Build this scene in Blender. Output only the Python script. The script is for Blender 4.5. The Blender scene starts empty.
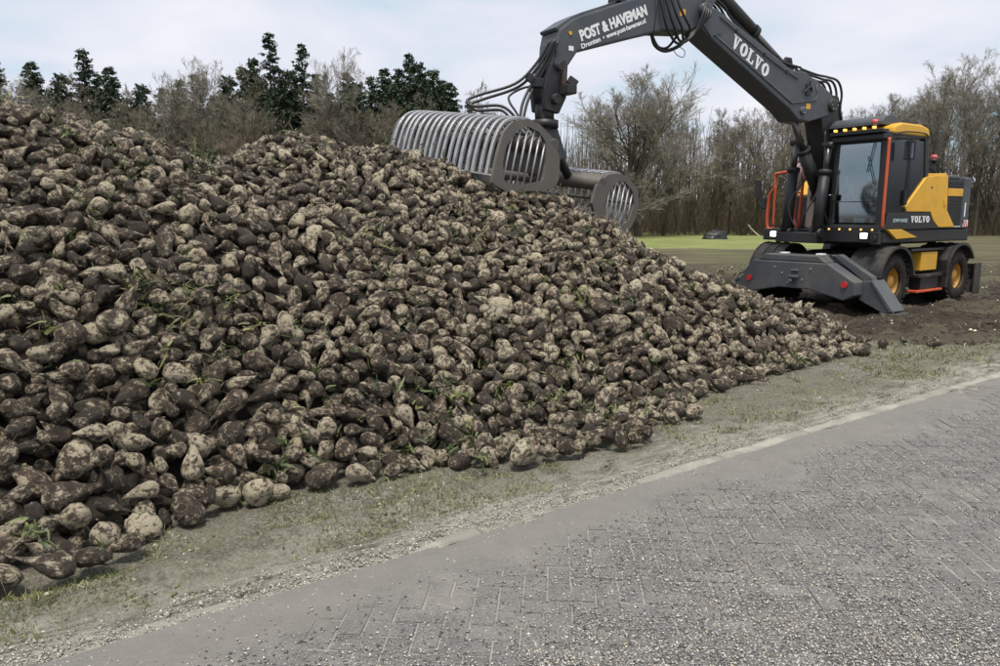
import bpy, bmesh, math, random
import numpy as np
from mathutils import Vector, Matrix

SC = bpy.context.scene
COL = SC.collection
R = math.radians
rng = np.random.default_rng(7)
random.seed(7)

# ------------------------------------------------------------------ camera
cam_d = bpy.data.cameras.new('camera')
cam_d.sensor_width = 36.0
cam_d.lens = 36.0 * 730 / 1000
cam_d.clip_end = 6000
cam_d.clip_start = 0.05
cam = bpy.data.objects.new('camera', cam_d)
COL.objects.link(cam)
CAM_H = 1.65
PITCH = math.atan2(333 - 214, 730.0)
cam.location = (0, 0, CAM_H)
cam.rotation_euler = (R(90) - PITCH, 0, 0)
SC.camera = cam

# ------------------------------------------------------------------ sky, sun, exposure
SUN_EL, SUN_AZ = R(72), R(185)          # azimuth measured from +Y clockwise: behind the camera, almost overhead
world = bpy.data.worlds.new('World')
SC.world = world
world.use_nodes = True
wn, wl = world.node_tree.nodes, world.node_tree.links
wn.clear()
w_out = wn.new('ShaderNodeOutputWorld')
sky = wn.new('ShaderNodeTexSky')
sky.sky_type = 'NISHITA'
sky.sun_disc = False
sky.sun_elevation = SUN_EL
sky.sun_rotation = SUN_AZ
sky.air_density = 1.0
sky.dust_density = 2.0
bg_sky = wn.new('ShaderNodeBackground')
bg_sky.inputs[1].default_value = 0.12
wl.new(sky.outputs[0], bg_sky.inputs[0])
# overcast cloud deck: soft, stretched sheets, looked up on a plane far above the ground
geo = wn.new('ShaderNodeTexCoord')
sep = wn.new('ShaderNodeSeparateXYZ')
wl.new(geo.outputs['Generated'], sep.inputs[0])
def wmath(op, a, b=None, c=None):
    n = wn.new('ShaderNodeMath'); n.operation = op
    for i, v in enumerate((a, b, c)):
        if v is None: continue
        if isinstance(v, (int, float)): n.inputs[i].default_value = v
        else: wl.new(v, n.inputs[i])
    return n.outputs[0]
zz = wmath('ADD', wmath('MAXIMUM', sep.outputs[2], 0.0), 0.16)
px_ = wmath('DIVIDE', sep.outputs[0], zz)
py_ = wmath('DIVIDE', sep.outputs[1], zz)
cmb = wn.new('ShaderNodeCombineXYZ')
wl.new(px_, cmb.inputs[0]); wl.new(wmath('MULTIPLY', py_, 0.9), cmb.inputs[1])
n1 = wn.new('ShaderNodeTexNoise')
n1.inputs['Scale'].default_value = 1.15; n1.inputs['Detail'].default_value = 6; n1.inputs['Roughness'].default_value = 0.5
n1.inputs['Distortion'].default_value = 0.25
wl.new(cmb.outputs[0], n1.inputs['Vector'])
cr = wn.new('ShaderNodeValToRGB')
cr.color_ramp.elements[0].position = 0.34; cr.color_ramp.elements[0].color = (0.44, 0.575, 0.655, 1)
cr.color_ramp.elements[1].position = 0.66; cr.color_ramp.elements[1].color = (0.75, 0.745, 0.78, 1)
e = cr.color_ramp.elements.new(0.50); e.color = (0.63, 0.65, 0.725, 1)
wl.new(n1.outputs[0], cr.inputs[0])
bg_cl = wn.new('ShaderNodeBackground')
bg_cl.inputs[1].default_value = 1.0
wl.new(cr.outputs[0], bg_cl.inputs[0])
mixw = wn.new('ShaderNodeMixShader')
mixw.inputs[0].default_value = 0.9
wl.new(bg_sky.outputs[0], mixw.inputs[1]); wl.new(bg_cl.outputs[0], mixw.inputs[2])
wl.new(mixw.outputs[0], w_out.inputs[0])

sun_d = bpy.data.lights.new('sun', 'SUN')
sun_d.energy = 3.3
sun_d.angle = R(14)
sun_d.color = (1.0, 0.93, 0.82)
sun = bpy.data.objects.new('sun', sun_d)
COL.objects.link(sun)
sd = Vector((math.sin(SUN_AZ) * math.cos(SUN_EL), math.cos(SUN_AZ) * math.cos(SUN_EL), math.sin(SUN_EL)))
sun.rotation_euler = sd.to_track_quat('Z', 'Y').to_euler()
sun.location = (0, 0, 30)

SC.view_settings.view_transform = 'Standard'
SC.view_settings.look = 'None'
SC.view_settings.gamma = 1
SC.view_settings.use_curve_mapping = False
SC.view_settings.exposure = 0.36

# ------------------------------------------------------------------ helpers
def tag(o, label=None, cat=None, group=None, kind=None):
    if label: o['label'] = label
    if cat: o['category'] = cat
    if group: o['group'] = group
    if kind: o['kind'] = kind
    return o

def empty(name, loc=(0, 0, 0), rz=0.0):
    o = bpy.data.objects.new(name, None)
    o.empty_display_size = 0.3
    COL.objects.link(o); o.location = loc; o.rotation_euler = (0, 0, rz)
    return o

def mesh_np(name, V, faces, smooth=False):
    """V (n,3); faces: list of int arrays (m,k)"""
    me = bpy.data.meshes.new(name)
    V = np.asarray(V, np.float32)
    me.vertices.add(len(V)); me.vertices.foreach_set('co', V.ravel())
    faces = [np.asarray(f, np.int32) for f in faces if len(f)]
    nl = sum(f.size for f in faces); npoly = sum(len(f) for f in faces)
    me.loops.add(nl); me.polygons.add(npoly)
    me.loops.foreach_set('vertex_index', np.concatenate([f.ravel() for f in faces]))
    tot = np.concatenate([np.full(len(f), f.shape[1], np.int32) for f in faces])
    st = np.zeros(npoly, np.int32); st[1:] = np.cumsum(tot)[:-1]
    me.polygons.foreach_set('loop_start', st)
    me.polygons.foreach_set('loop_total', tot)
    if smooth: me.polygons.foreach_set('use_smooth', np.ones(npoly, bool))
    me.update(calc_edges=True); me.validate()
    return me

def link(name, me, mat=None, parent=None):
    o = bpy.data.objects.new(name, me)
    COL.objects.link(o)
    if mat is not None and not me.materials: me.materials.append(mat)
    if parent is not None: o.parent = parent
    return o

class MB:
    """collects shapes, builds ONE mesh object"""
    def __init__(s): s.v = []; s.f = []; s.sm = []
    def add(s, vs, fs, smooth=False, M=None):
        b = len(s.v)
        s.v += [tuple(M @ Vector(p)) if M is not None else tuple(p) for p in vs]
        s.f += [tuple(i + b for i in f) for f in fs]; s.sm += [smooth] * len(fs)
        return s
    def box(s, x0, x1, y0, y1, z0, z1, M=None):
        v = [(x, y, z) for x in (x0, x1) for y in (y0, y1) for z in (z0, z1)]
        return s.add(v, [(0, 1, 3, 2), (4, 6, 7, 5), (0, 4, 5, 1), (2, 3, 7, 6), (0, 2, 6, 4), (1, 5, 7, 3)], False, M)
    def prism(s, poly, a0, a1, axis='y', M=None):
        """poly in the two other axes (y: x,z; x: y,z; z: x,y)"""
        n = len(poly)
        def P(q, a):
            return (q[0], a, q[1]) if axis == 'y' else ((a, q[0], q[1]) if axis == 'x' else (q[0], q[1], a))
        v = [P(q, a0) for q in poly] + [P(q, a1) for q in poly]
        f = [tuple(range(n)), tuple(range(2 * n - 1, n - 1, -1))] + [(i, i + n, (i + 1) % n + n, (i + 1) % n) for i in range(n)]
        return s.add(v, f, False, M)
    def cyl(s, a, b, r0, r1=None, n=14, caps=True, M=None, smooth=True):
        a = Vector(a); b = Vector(b); r1 = r0 if r1 is None else r1
        d = (b - a).normalized()
        u = d.orthogonal().normalized(); w = d.cross(u)
        v = []
        for c, r in ((a, r0), (b, r1)):
            v += [c + (u * math.cos(2 * math.pi * i / n) + w * math.sin(2 * math.pi * i / n)) * r for i in range(n)]
        s.add(v, [(i, (i + 1) % n, (i + 1) % n + n, i + n) for i in range(n)], smooth, M)
        if caps:
            b0 = len(s.v) - 2 * n
            s.f += [tuple(b0 + i for i in range(n - 1, -1, -1)), tuple(b0 + n + i for i in range(n))]; s.sm += [False, False]
        return s
    def tube(s, pts, r, n=7, M=None, spline=True):
        P = [Vector(p) for p in pts]
        if spline and len(P) > 2:
            Q = []
            for i in range(len(P) - 1):
                p0 = P[max(i - 1, 0)]; p1 = P[i]; p2 = P[i + 1]; p3 = P[min(i + 2, len(P) - 1)]
                for k in range(6):
                    t = k / 6
                    Q.append(0.5 * ((2 * p1) + (p2 - p0) * t + (2 * p0 - 5 * p1 + 4 * p2 - p3) * t * t + (3 * p1 - p0 - 3 * p2 + p3) * t ** 3))
            Q.append(P[-1]); P = Q
        u = None; v = []; m = len(P)
        for i in range(m):
            d = (P[min(i + 1, m - 1)] - P[max(i - 1, 0)]).normalized()
            u = d.orthogonal().normalized() if u is None else (u - d * u.dot(d)).normalized()
            w = d.cross(u)
            v += [P[i] + (u * math.cos(2 * math.pi * k / n) + w * math.sin(2 * math.pi * k / n)) * r for k in range(n)]
        f = [(i * n + k, i * n + (k + 1) % n, (i + 1) * n + (k + 1) % n, (i + 1) * n + k) for i in range(m - 1) for k in range(n)]
        f += [tuple(range(n - 1, -1, -1)), tuple(range((m - 1) * n, m * n))]
        return s.add(v, f, True, M)
    def lathe(s, prof, M, n=28, close=False):
        """prof list of (r, a): radius and position along local Z"""
        v = []
        for r, a in prof:
            v += [(r * math.cos(2 * math.pi * k / n), r * math.sin(2 * math.pi * k / n), a) for k in range(n)]
        m = len(prof)
        f = [(i * n + k, i * n + (k + 1) % n, ((i + 1) % m) * n + (k + 1) % n, ((i + 1) % m) * n + k) for i in range(m if close else m - 1) for k in range(n)]
        return s.add(v, f, True, M)
    def build(s, name, mat, parent=None, bevel=0.0, seg=2, share=None):
        me = bpy.data.meshes.new(name)
        me.from_pydata(s.v, [], s.f)
        me.polygons.foreach_set('use_smooth', s.sm)
        bm = bmesh.new(); bm.from_mesh(me); bmesh.ops.recalc_face_normals(bm, faces=bm.faces); bm.to_mesh(me); bm.free()
        o = link(name, me, mat, parent)
        if bevel:
            b = o.modifiers.new('bevel', 'BEVEL'); b.width = bevel; b.segments = seg; b.limit_method = 'ANGLE'; b.angle_limit = R(40)
        return o

def copy_tree(o, parent=None):
    c = o.copy(); COL.objects.link(c); c.parent = parent
    for ch in o.children: copy_tree(ch, c)
    return c

# value noise for displacement
def vnoise(x, y, scale, seed=0):
    g = np.random.default_rng(seed + 1000).random((257, 257))
    X = np.asarray(x) * scale + 57.3; Y = np.asarray(y) * scale + 91.7
    xi = np.floor(X).astype(int); yi = np.floor(Y).astype(int)
    fx = X - xi; fy = Y - yi
    fx = fx * fx * (3 - 2 * fx); fy = fy * fy * (3 - 2 * fy)
    a = g[xi % 257, yi % 257]; b = g[(xi + 1) % 257, yi % 257]; c = g[xi % 257, (yi + 1) % 257]; d = g[(xi + 1) % 257, (yi + 1) % 257]
    return (a * (1 - fx) + b * fx) * (1 - fy) + (c * (1 - fx) + d * fx) * fy - 0.5

# ------------------------------------------------------------------ materials
class NT:
    def __init__(s, name):
        s.m = bpy.data.materials.new(name); s.m.use_nodes = True
        s.n = s.m.node_tree.nodes; s.l = s.m.node_tree.links
        s.b = s.n['Principled BSDF']; s.o = s.n['Material Output']
    def set(s, **k):
        for a, v in k.items(): s.put(s.b.inputs[a.replace('_', ' ')], v)
        return s
    def put(s, sock, v):
        if isinstance(v, bpy.types.NodeSocket): s.l.new(v, sock)
        else: sock.default_value = v
    def coord(s, w='Object'): return s.n.new('ShaderNodeTexCoord').outputs[w]
    def pos(s): return s.n.new('ShaderNodeNewGeometry').outputs['Position']
    def attr(s, name, out='Color'):
        a = s.n.new('ShaderNodeAttribute'); a.attribute_name = name; return a.outputs[out]
    def noise(s, vec, scale, detail=4, rough=0.55, dist=0.0, out=0):
        n = s.n.new('ShaderNodeTexNoise'); s.put(n.inputs['Vector'], vec)
        n.inputs['Scale'].default_value = scale; n.inputs['Detail'].default_value = detail
        n.inputs['Roughness'].default_value = rough; n.inputs['Distortion'].default_value = dist
        return n.outputs[out]
    def voro(s, vec, scale, feat='F1', out=0):
        n = s.n.new('ShaderNodeTexVoronoi'); s.put(n.inputs['Vector'], vec); n.inputs['Scale'].default_value = scale; n.feature = feat
        return n.outputs[out]
    def scale(s, vec, sc):
        n = s.n.new('ShaderNodeMapping'); s.put(n.inputs['Vector'], vec); n.inputs['Scale'].default_value = sc; return n.outputs[0]
    def math(s, op, a, b=0.0, c=0.0):
        n = s.n.new('ShaderNodeMath'); n.operation = op
        for i, v in enumerate((a, b, c)): s.put(n.inputs[i], v)
        return n.outputs[0]
    def rng(s, v, a, b, c=0.0, d=1.0):
        n = s.n.new('ShaderNodeMapRange'); s.put(n.inputs[0], v)
        for i, q in enumerate((a, b, c, d)): s.put(n.inputs[i + 1], q)
        return n.outputs[0]
    def mix(s, f, a, b, mode='MIX'):
        n = s.n.new('ShaderNodeMix'); n.data_type = 'RGBA'; n.blend_type = mode
        s.put(n.inputs[0], f)
        for i, v in ((6, a), (7, b)):
            s.put(n.inputs[i], v if isinstance(v, bpy.types.NodeSocket) else (*v, 1))
        return n.outputs[2]
    def bump(s, h, strength=0.5, dist=0.02):
        n = s.n.new('ShaderNodeBump'); n.inputs['Strength'].default_value = strength; n.inputs['Distance'].default_value = dist
        s.put(n.inputs['Height'], h); s.l.new(n.outputs[0], s.b.inputs['Normal']); return n
    def sep(s, c):
        n = s.n.new('ShaderNodeSeparateColor'); s.l.new(c, n.inputs[0]); return n.outputs

def paint(name, col, rough=0.45, dirt=0.35, dirtcol=(0.16, 0.14, 0.11), metallic=0.0, sc=3.0, spec=0.5):
    """painted or worn metal with dust, streaks and scuffs"""
    t = NT(name); p = t.coord('Object')
    n = t.noise(p, sc, 6, 0.65)
    f = t.noise(p, sc * 9, 4, 0.6)
    k = t.math('MULTIPLY', t.rng(n, 0.42, 0.72), t.rng(f, 0.3, 0.7, 0.35, 1.0))
    stv = t.noise(t.scale(p, (1.0, 1.0, .16)), sc * 5, 5, .65)
    k = t.math('MAXIMUM', k, t.math('MULTIPLY', t.rng(stv, .56, .72), t.rng(n, .35, .6)))
    k = t.math('MULTIPLY', k, dirt)
    c = t.mix(k, col, dirtcol)
    c = t.mix(t.rng(t.noise(p, sc * 0.7, 2), 0.3, 0.7, 0, 0.25), c, tuple(q * 0.6 for q in col))
    t.set(Base_Color=c, Roughness=t.rng(n, 0.3, 0.7, rough - 0.07, min(1, rough + 0.22)), Metallic=metallic)
    t.b.inputs['Specular IOR Level'].default_value = spec
    t.bump(f, 0.08, 0.01)
    return t.m

def plain(name, col, rough=0.6, metallic=0.0, emit=0.0):
    t = NT(name); p = t.coord('Object')
    c = t.mix(t.rng(t.noise(p, 14, 4), 0.35, 0.7, 0, 0.3), col, tuple(q * 0.6 for q in col))
    t.set(Base_Color=c, Roughness=rough, Metallic=metallic)
    if emit:
        t.b.inputs['Emission Color'].default_value = (*col, 1); t.b.inputs['Emission Strength'].default_value = emit
    return t.m

M = {}
M['grey'] = paint('machine_grey_paint', (0.050, 0.060, 0.075), 0.42, 0.5, (0.15, 0.14, 0.12))
M['muddy'] = paint('mud_splashed_grey', (0.070, 0.078, 0.088), 0.5, 0.85, (0.17, 0.145, 0.11), 0, 2.2)
M['muddyblack'] = paint('mud_splashed_black', (0.018, 0.018, 0.02), 0.55, 0.85, (0.12, 0.10, 0.075), 0, 2.6)
M['black'] = paint('black_paint', (0.014, 0.015, 0.018), 0.45, 0.3, (0.09, 0.08, 0.065))
M['yellow'] = paint('yellow_paint', (0.70, 0.385, 0.03), 0.40, 0.38, (0.22, 0.17, 0.09))
M['orange'] = paint('red_orange_rail', (0.56, 0.085, 0.03), 0.42, 0.25)
M['steel'] = paint('worn_steel', (0.40, 0.41, 0.43), 0.36, 0.85, (0.10, 0.08, 0.06), 0.55, 7)
M['dull'] = paint('dull_steel', (0.125, 0.118, 0.11), 0.55, 0.75, (0.20, 0.17, 0.13), 0.35, 5)
M['chrome'] = paint('chrome_rod', (0.6, 0.6, 0.6), 0.2, 0.15, (0.1, 0.1, 0.1), 0.95)
M['rodsteel'] = paint('rod_steel', (0.16, 0.16, 0.165), 0.3, 0.4, (0.06, 0.05, 0.045), 0.8)
M['rubber'] = paint('tyre_rubber', (0.020, 0.019, 0.018), 0.8, 0.85, (0.075, 0.06, 0.045), 0, 5, 0.2)
M['rim'] = paint('yellow_rim', (0.50, 0.25, 0.035), 0.5, 0.55, (0.08, 0.065, 0.045))
M['hose'] = plain('hose_rubber', (0.014, 0.015, 0.017), 0.45)
M['white'] = plain('white_vinyl', (0.78, 0.80, 0.82), 0.5)
M['red'] = plain('red_plastic', (0.55, 0.03, 0.035), 0.3)
M['redlens'] = plain('red_beacon_lens', (0.55, 0.10, 0.09), 0.2)
M['amber'] = plain('amber_lamp', (1.0, 0.55, 0.13), 0.3, 0, 0.9)
M['lamp'] = plain('lit_work_lamp', (1.0, 0.97, 0.82), 0.3, 0, 9.0)
M['seat'] = plain('seat_fabric', (0.05, 0.055, 0.06), 0.85)
M['skyblue'] = plain('pale_plastic', (0.45, 0.58, 0.62), 0.5)
M['cream'] = plain('cream_cloth', (0.62, 0.50, 0.42), 0.9)
M['pink'] = plain('pink_cloth', (0.72, 0.50, 0.50), 0.9)
M['mirror'] = plain('mirror_glass', (0.25, 0.27, 0.30), 0.12, 0.9)
M['rust'] = paint('rust_brown_steel', (0.10, 0.055, 0.04), 0.6, 0.5)
t = NT('cab_glass')
t.set(Base_Color=(0.62, 0.74, 0.76, 1), Roughness=0.03)
t.b.inputs['Transmission Weight'].default_value = 0.0
g_ = t.n.new('ShaderNodeBsdfGlossy'); g_.inputs['Roughness'].default_value = 0.14; g_.inputs['Color'].default_value = (0.9, 0.95, 1, 1)
tr = t.n.new('ShaderNodeBsdfTransparent'); tr.inputs['Color'].default_value = (0.52, 0.60, 0.60, 1)
fr = t.n.new('ShaderNodeFresnel'); fr.inputs['IOR'].default_value = 1.5
mx = t.n.new('ShaderNodeMixShader'); t.l.new(t.rng(fr.outputs[0], 0.0, 1.0, 0.075, 1.0), mx.inputs[0])
t.l.new(tr.outputs[0], mx.inputs[1]); t.l.new(g_.outputs[0], mx.inputs[2]); t.l.new(mx.outputs[0], t.o.inputs[0])
M['glass'] = t.m
def clear_glass():
    m_ = M['glass'].copy(); m_.name = 'windscreen_glass'
    for n_ in m_.node_tree.nodes:
        if n_.type == 'BSDF_TRANSPARENT': n_.inputs[0].default_value = (.74, .84, .86, 1)
        if n_.type == 'BSDF_GLOSSY': n_.inputs['Roughness'].default_value = .05
        if n_.type == 'MAP_RANGE': n_.inputs[3].default_value = .15
    return m_
M['clear'] = clear_glass()

# ------------------------------------------------------------------ layout of the place
P0 = np.array([-2.05, 3.0]); T_ = np.array([0.743, 0.669]); N_ = np.array([-0.669, 0.743])      # heap: along / into
RN = np.array([-0.58, 0.815]); RT = np.array([0.815, 0.58]); ROAD_EDGE = 3.02                    # road edge line
def to_sd(x, y):
    qx = x - P0[0]; qy = y - P0[1]
    return qx * T_[0] + qy * T_[1], qx * N_[0] + qy * N_[1]
TOE = np.array([(-9, .2), (-2, .15), (-.1, .1), (.44, .03), (.58, .3), (1, .25), (1.42, .3), (2, .1), (2.25, .02), (2.74, -.2), (3.28, -.36), (3.72, -.54), (4.05, -.28), (4.53, -.4), (5.0, -.02), (6.85, -.04), (8.7, -.08), (9.2, .35), (9.6, 1.0), (9.9, 2.0)])
RIDGE = np.array([(-9, 2.62), (-1, 2.62), (.5, 2.60), (1.2, 2.56), (1.8, 2.40), (2.3, 2.22), (2.75, 2.36), (3.2, 2.52), (4.6, 2.54), (5.2, 2.32), (5.6, 2.05), (6.5, 1.93), (6.95, 1.5), (7.54, 1.03), (8, .82), (8.9, .55), (9.3, .27), (9.7, 0.0)])
def heap_h(x, y):
    x = np.asarray(x, float); y = np.asarray(y, float)
    s, d = to_sd(x, y)
    d0 = np.interp(s, TOE[:, 0], TOE[:, 1]); hr = np.interp(s, RIDGE[:, 0], RIDGE[:, 1])
    up = 0.65 * (np.maximum(d, 0) - np.maximum(d0, 0) * np.clip(1.25 - d * .8, 0, 1)) + 0.04
    up = np.maximum(up, 0.02)
    dc = hr / 0.65
    dn = hr - 0.62 * (d - dc - 0.25)
    k = 0.10
    a = np.minimum(up, hr); h = np.maximum(0, np.minimum(a, dn))
    # softened crest
    q = np.clip(1 - np.abs(up - hr) / 0.5, 0, 1); h = h - k * q * q * (hr > 0.5)
    h = h + (vnoise(x, y, 1.3, 3) * 0.16 + vnoise(x, y, 3.1, 4) * 0.07) * np.clip(h / 0.4, 0, 1)
    apron = (d > d0) & (s < 9.75) & (hr > 0)
    h = np.where(apron, np.maximum(h, 0.11), 0.0)
    h = np.where((s > 9.75) | (dn < 0), 0.0, h)
    return np.maximum(h, 0)

def road_n(x, y): return np.asarray(x) * RN[0] + np.asarray(y) * RN[1]

def axis_pts(lo, hi, step, far, g=1.13):
    a = list(np.arange(lo, hi, step)); s = step; v = a[-1]
    while v < far: s *= g; v += s; a.append(v)
    s = step; v = lo; pre = []
    while v > -far: s *= g; v -= s; pre.append(v)
    return np.array(pre[::-1] + a)
gx = axis_pts(-4.5, 13.5, 0.065, 1600, 1.12); gy = axis_pts(1.0, 17.5, 0.065, 1600, 1.12)
GX, GY = np.meshgrid(gx, gy)
rn = road_n(GX, GY)
wob = vnoise(GX, GY, 0.8, 5)
def sst(a, lo, hi): q = np.clip((a - lo) / (hi - lo), 0, 1); return q * q * (3 - 2 * q)
def ground_zones(x, y):
    """verge (thin grass on silt), meadow grass, churned mud; 0..1 each"""
    n = road_n(x, y)
    w = vnoise(x, y, 0.7, 5); w2 = vnoise(x, y, 0.12, 6); w3 = vnoise(x, y, 2.3, 8)
    verge = 1 - sst(n + w * 0.7 + w3 * 0.4 + np.clip((x - 3.2) * .5, 0, 1.5), 5.2, 5.7)
    meadow = sst(y + w2 * 5 + w * 2, 31, 38)
    east = sst(x - 0.42 * y + w2 * 6, -1.0, 4.0)            # the field east of the machine is bare
    meadow = np.maximum(meadow * (1 - 0.92 * east), meadow * sst(y, 70, 90))
    mud = np.clip(1 - verge - meadow, 0, 1)
    return verge, meadow, mud
vg, md, mu = ground_zones(GX, GY)
near = np.clip(1 - (np.hypot(GX - 5, GY - 8) - 10) / 8, 0, 1)
GZ = vnoise(GX, GY, 2.2, 11) * 0.05 * vg + vnoise(GX, GY, 7, 12) * 0.018 * near * (vg + mu)
churn = vnoise(GX, GY, 1.4, 13) * 0.16 + vnoise(GX, GY, 4.3, 14) * 0.13 + np.abs(vnoise(GX, GY, 8.5, 15)) * 0.07
GZ = GZ + churn * mu * near - 0.03 * mu * near
GZ = GZ + vnoise(GX, GY, 0.05, 16) * 0.15 * (1 - near)
# tyre ruts in the verge beside the road and tracks of the machine in the mud
for off, wd, dp in ((3.40, .13, .055), (3.72, .10, .04)):
    k = np.exp(-((rn - off - vnoise(GX, GY, .9, 17) * .12) / wd) ** 2) * (GX < 0.6 + vnoise(GX, GY, 2, 18))
    GZ -= dp * k * (0.5 + vnoise(GX, GY, 3, 19) + .3)
    GZ += 0.03 * np.exp(-((rn - off - wd * 1.7) / .07) ** 2) * (vnoise(GX, GY, 5, 20) + .4) * (GX < 0.8) * near
ph0 = R(216)
F0 = np.array([math.cos(ph0), math.sin(ph0)]); L0 = np.array([-F0[1], F0[0]])
lx = (GX - 7.15) * F0[0] + (GY - 14.4) * F0[1]; ly = (GX - 7.15) * L0[0] + (GY - 14.4) * L0[1]
for yy in (-1.0, 1.0):
    k = np.exp(-((ly - yy) / .26) ** 4)
    GZ = GZ * (1 - .8 * k * (np.abs(lx) < 2)) - 0.045 * k * (lx > -9) * (lx < 2.2) + .07 * np.exp(-((np.abs(ly - yy) - .40) / .10) ** 2) * (vnoise(GX, GY, 3, 23) + .55) * (lx > -9) * (lx < 2.4)
sil = .30 * (1 - sst(GX, -1.2, 1.2)) + vnoise(GX, GY, 3.5, 21) * .12 + vnoise(GX, GY, 1.2, 22) * .10
inr = sst(-(rn + sil), -(ROAD_EDGE + .08), -(ROAD_EDGE - .06)) * sst(rn, -4.05, -3.95)
GZ = GZ * (1 - inr) - 0.10 * inr
hz = heap_h(GX, GY); GZ = np.where(hz > 0, np.minimum(GZ, 0.0) - 0.01, GZ)
nx, ny = len(gx), len(gy)
I = np.arange(nx * ny).reshape(ny, nx)
Fq = np.stack([I[:-1, :-1], I[:-1, 1:], I[1:, 1:], I[1:, :-1]], -1).reshape(-1, 4)
gme = mesh_np('ground', np.stack([GX, GY, GZ], -1).reshape(-1, 3), [Fq], True)
ca = gme.attributes.new('zone', 'FLOAT_COLOR', 'POINT')
ca.data.foreach_set('color', np.stack([vg, md, mu, np.ones_like(vg)], -1).astype(np.float32).ravel())
def ground_z(x, y):
    """height of the ground sheet at points"""
    i = np.clip(np.searchsorted(gx, x) - 1, 0, nx - 2); j = np.clip(np.searchsorted(gy, y) - 1, 0, ny - 2)
    u = (x - gx[i]) / (gx[i + 1] - gx[i]); v = (y - gy[j]) / (gy[j + 1] - gy[j])
    return (GZ[j, i] * (1 - u) + GZ[j, i + 1] * u) * (1 - v) + (GZ[j + 1, i] * (1 - u) + GZ[j + 1, i + 1] * u) * v

t = NT('ground_soil_and_grass')
p = t.pos(); z = t.sep(t.attr('zone'))
nb = t.noise(p, 1.1, 6, 0.6); nf = t.noise(p, 9, 6, 0.65); nff = t.noise(p, 55, 4, 0.7)
pat = t.noise(p, 3.6, 6, .72, .3)
silt = t.mix(t.rng(nf, 0.3, 0.7), (0.185, 0.17, 0.135), (0.43, 0.41, 0.35))
silt = t.mix(t.rng(t.noise(p, 24, 5, .7), .35, .65, 0, .55), silt, (.44, .43, .37))
silt = t.mix(t.rng(nff, 0.38, 0.62, 0, 0.8), silt, (0.085, 0.077, 0.055))
silt = t.mix(t.rng(pat, .50, .36, 0, .75), silt, (.10, .092, .066))
gr = t.mix(t.rng(nff, 0.3, 0.7), (0.085, 0.086, 0.04), (0.24, 0.225, 0.125))
gmask = t.math('MULTIPLY', t.rng(nb, 0.40, 0.56), t.rng(nf, 0.36, 0.56))
xyv = t.n.new('ShaderNodeVectorMath'); xyv.operation = 'DOT_PRODUCT'; t.l.new(p, xyv.inputs[0]); xyv.inputs[1].default_value = (RN[0], RN[1], 0)
along = t.n.new('ShaderNodeMapping'); along.vector_type = 'POINT'; t.l.new(p, along.inputs[0]); along.inputs['Rotation'].default_value = (0, 0, -math.atan2(RT[1], RT[0]))
strk = t.noise(t.scale(along.outputs[0], (1.2, 6, 1)), 2.4, 7, .72, .3)
siltw = t.rng(t.math('ADD', xyv.outputs['Value'], t.math('MULTIPLY', t.math('SUBTRACT', nb, .5), .8)), 3.15, 3.75, 1, 0)
silt = t.mix(t.math('MULTIPLY', t.rng(strk, .44, .60), t.rng(siltw, 0, 1, .0, .9)), silt, (.50, .485, .42))
silt = t.mix(t.math('MULTIPLY', t.rng(pat, .42, .6), t.rng(siltw, .2, 1, 0, .8)), silt, (.46, .445, .385))
silt = t.mix(t.math('MULTIPLY', t.math('MULTIPLY', t.rng(strk, .46, .36), .6), siltw), silt, (.12, .112, .095))
gmask = t.math('MULTIPLY', t.math('MULTIPLY', gmask, t.rng(siltw, 0, 1, 1, .12)), t.rng(pat, .38, .58))
verge = t.mix(t.math('MULTIPLY', gmask, 0.6), silt, gr)
mead = t.mix(t.rng(t.noise(p, 0.35, 5, 0.6), 0.3, 0.7), (0.18, 0.215, 0.066), (0.28, 0.32, 0.118))
mead = t.mix(t.rng(t.noise(t.scale(p, (0.5, 2.0, 1)), 1.2, 5, 0.7), 0.46, 0.66, 0, 0.65), mead, (0.15, 0.135, 0.07))
mud = t.mix(t.rng(nf, 0.3, 0.7), (0.026, 0.020, 0.015), (0.095, 0.076, 0.058))
mud = t.mix(t.rng(t.noise(t.scale(p, (0.3, 1.0, 1)), 0.9, 5, 0.6), 0.46, 0.64, 0, 0.75), mud, (0.155, 0.14, 0.095))
farw = t.n.new('ShaderNodeSeparateXYZ'); t.l.new(p, farw.inputs[0])
stub = t.mix(t.rng(t.noise(t.scale(p, (.5, 1.6, 1)), .7, 6, .7), .4, .62), (.105, .092, .058), (.175, .178, .085))
mud = t.mix(t.math('MULTIPLY', t.rng(farw.outputs[1], 17, 26), t.rng(t.noise(p, .25, 4), .35, .6, .35, .9)), mud, stub)
c = t.mix(t.rng(t.math('ADD', z[2], t.math('MULTIPLY', t.math('SUBTRACT', nf, 0.5), 0.9)), 0.35, 0.65), verge, mud)
c = t.mix(t.rng(t.math('ADD', z[1], t.math('MULTIPLY', t.math('SUBTRACT', nb, 0.5), 0.7)), 0.35, 0.6), c, mead)
t.set(Base_Color=c, Roughness=0.92); t.b.inputs['Specular IOR Level'].default_value = 0.2
t.bump(t.math('ADD', nf, t.math('MULTIPLY', nff, 0.6)), 1.0, 0.07)
ground = link('ground', gme, t.m); tag(ground, kind='structure')

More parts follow.
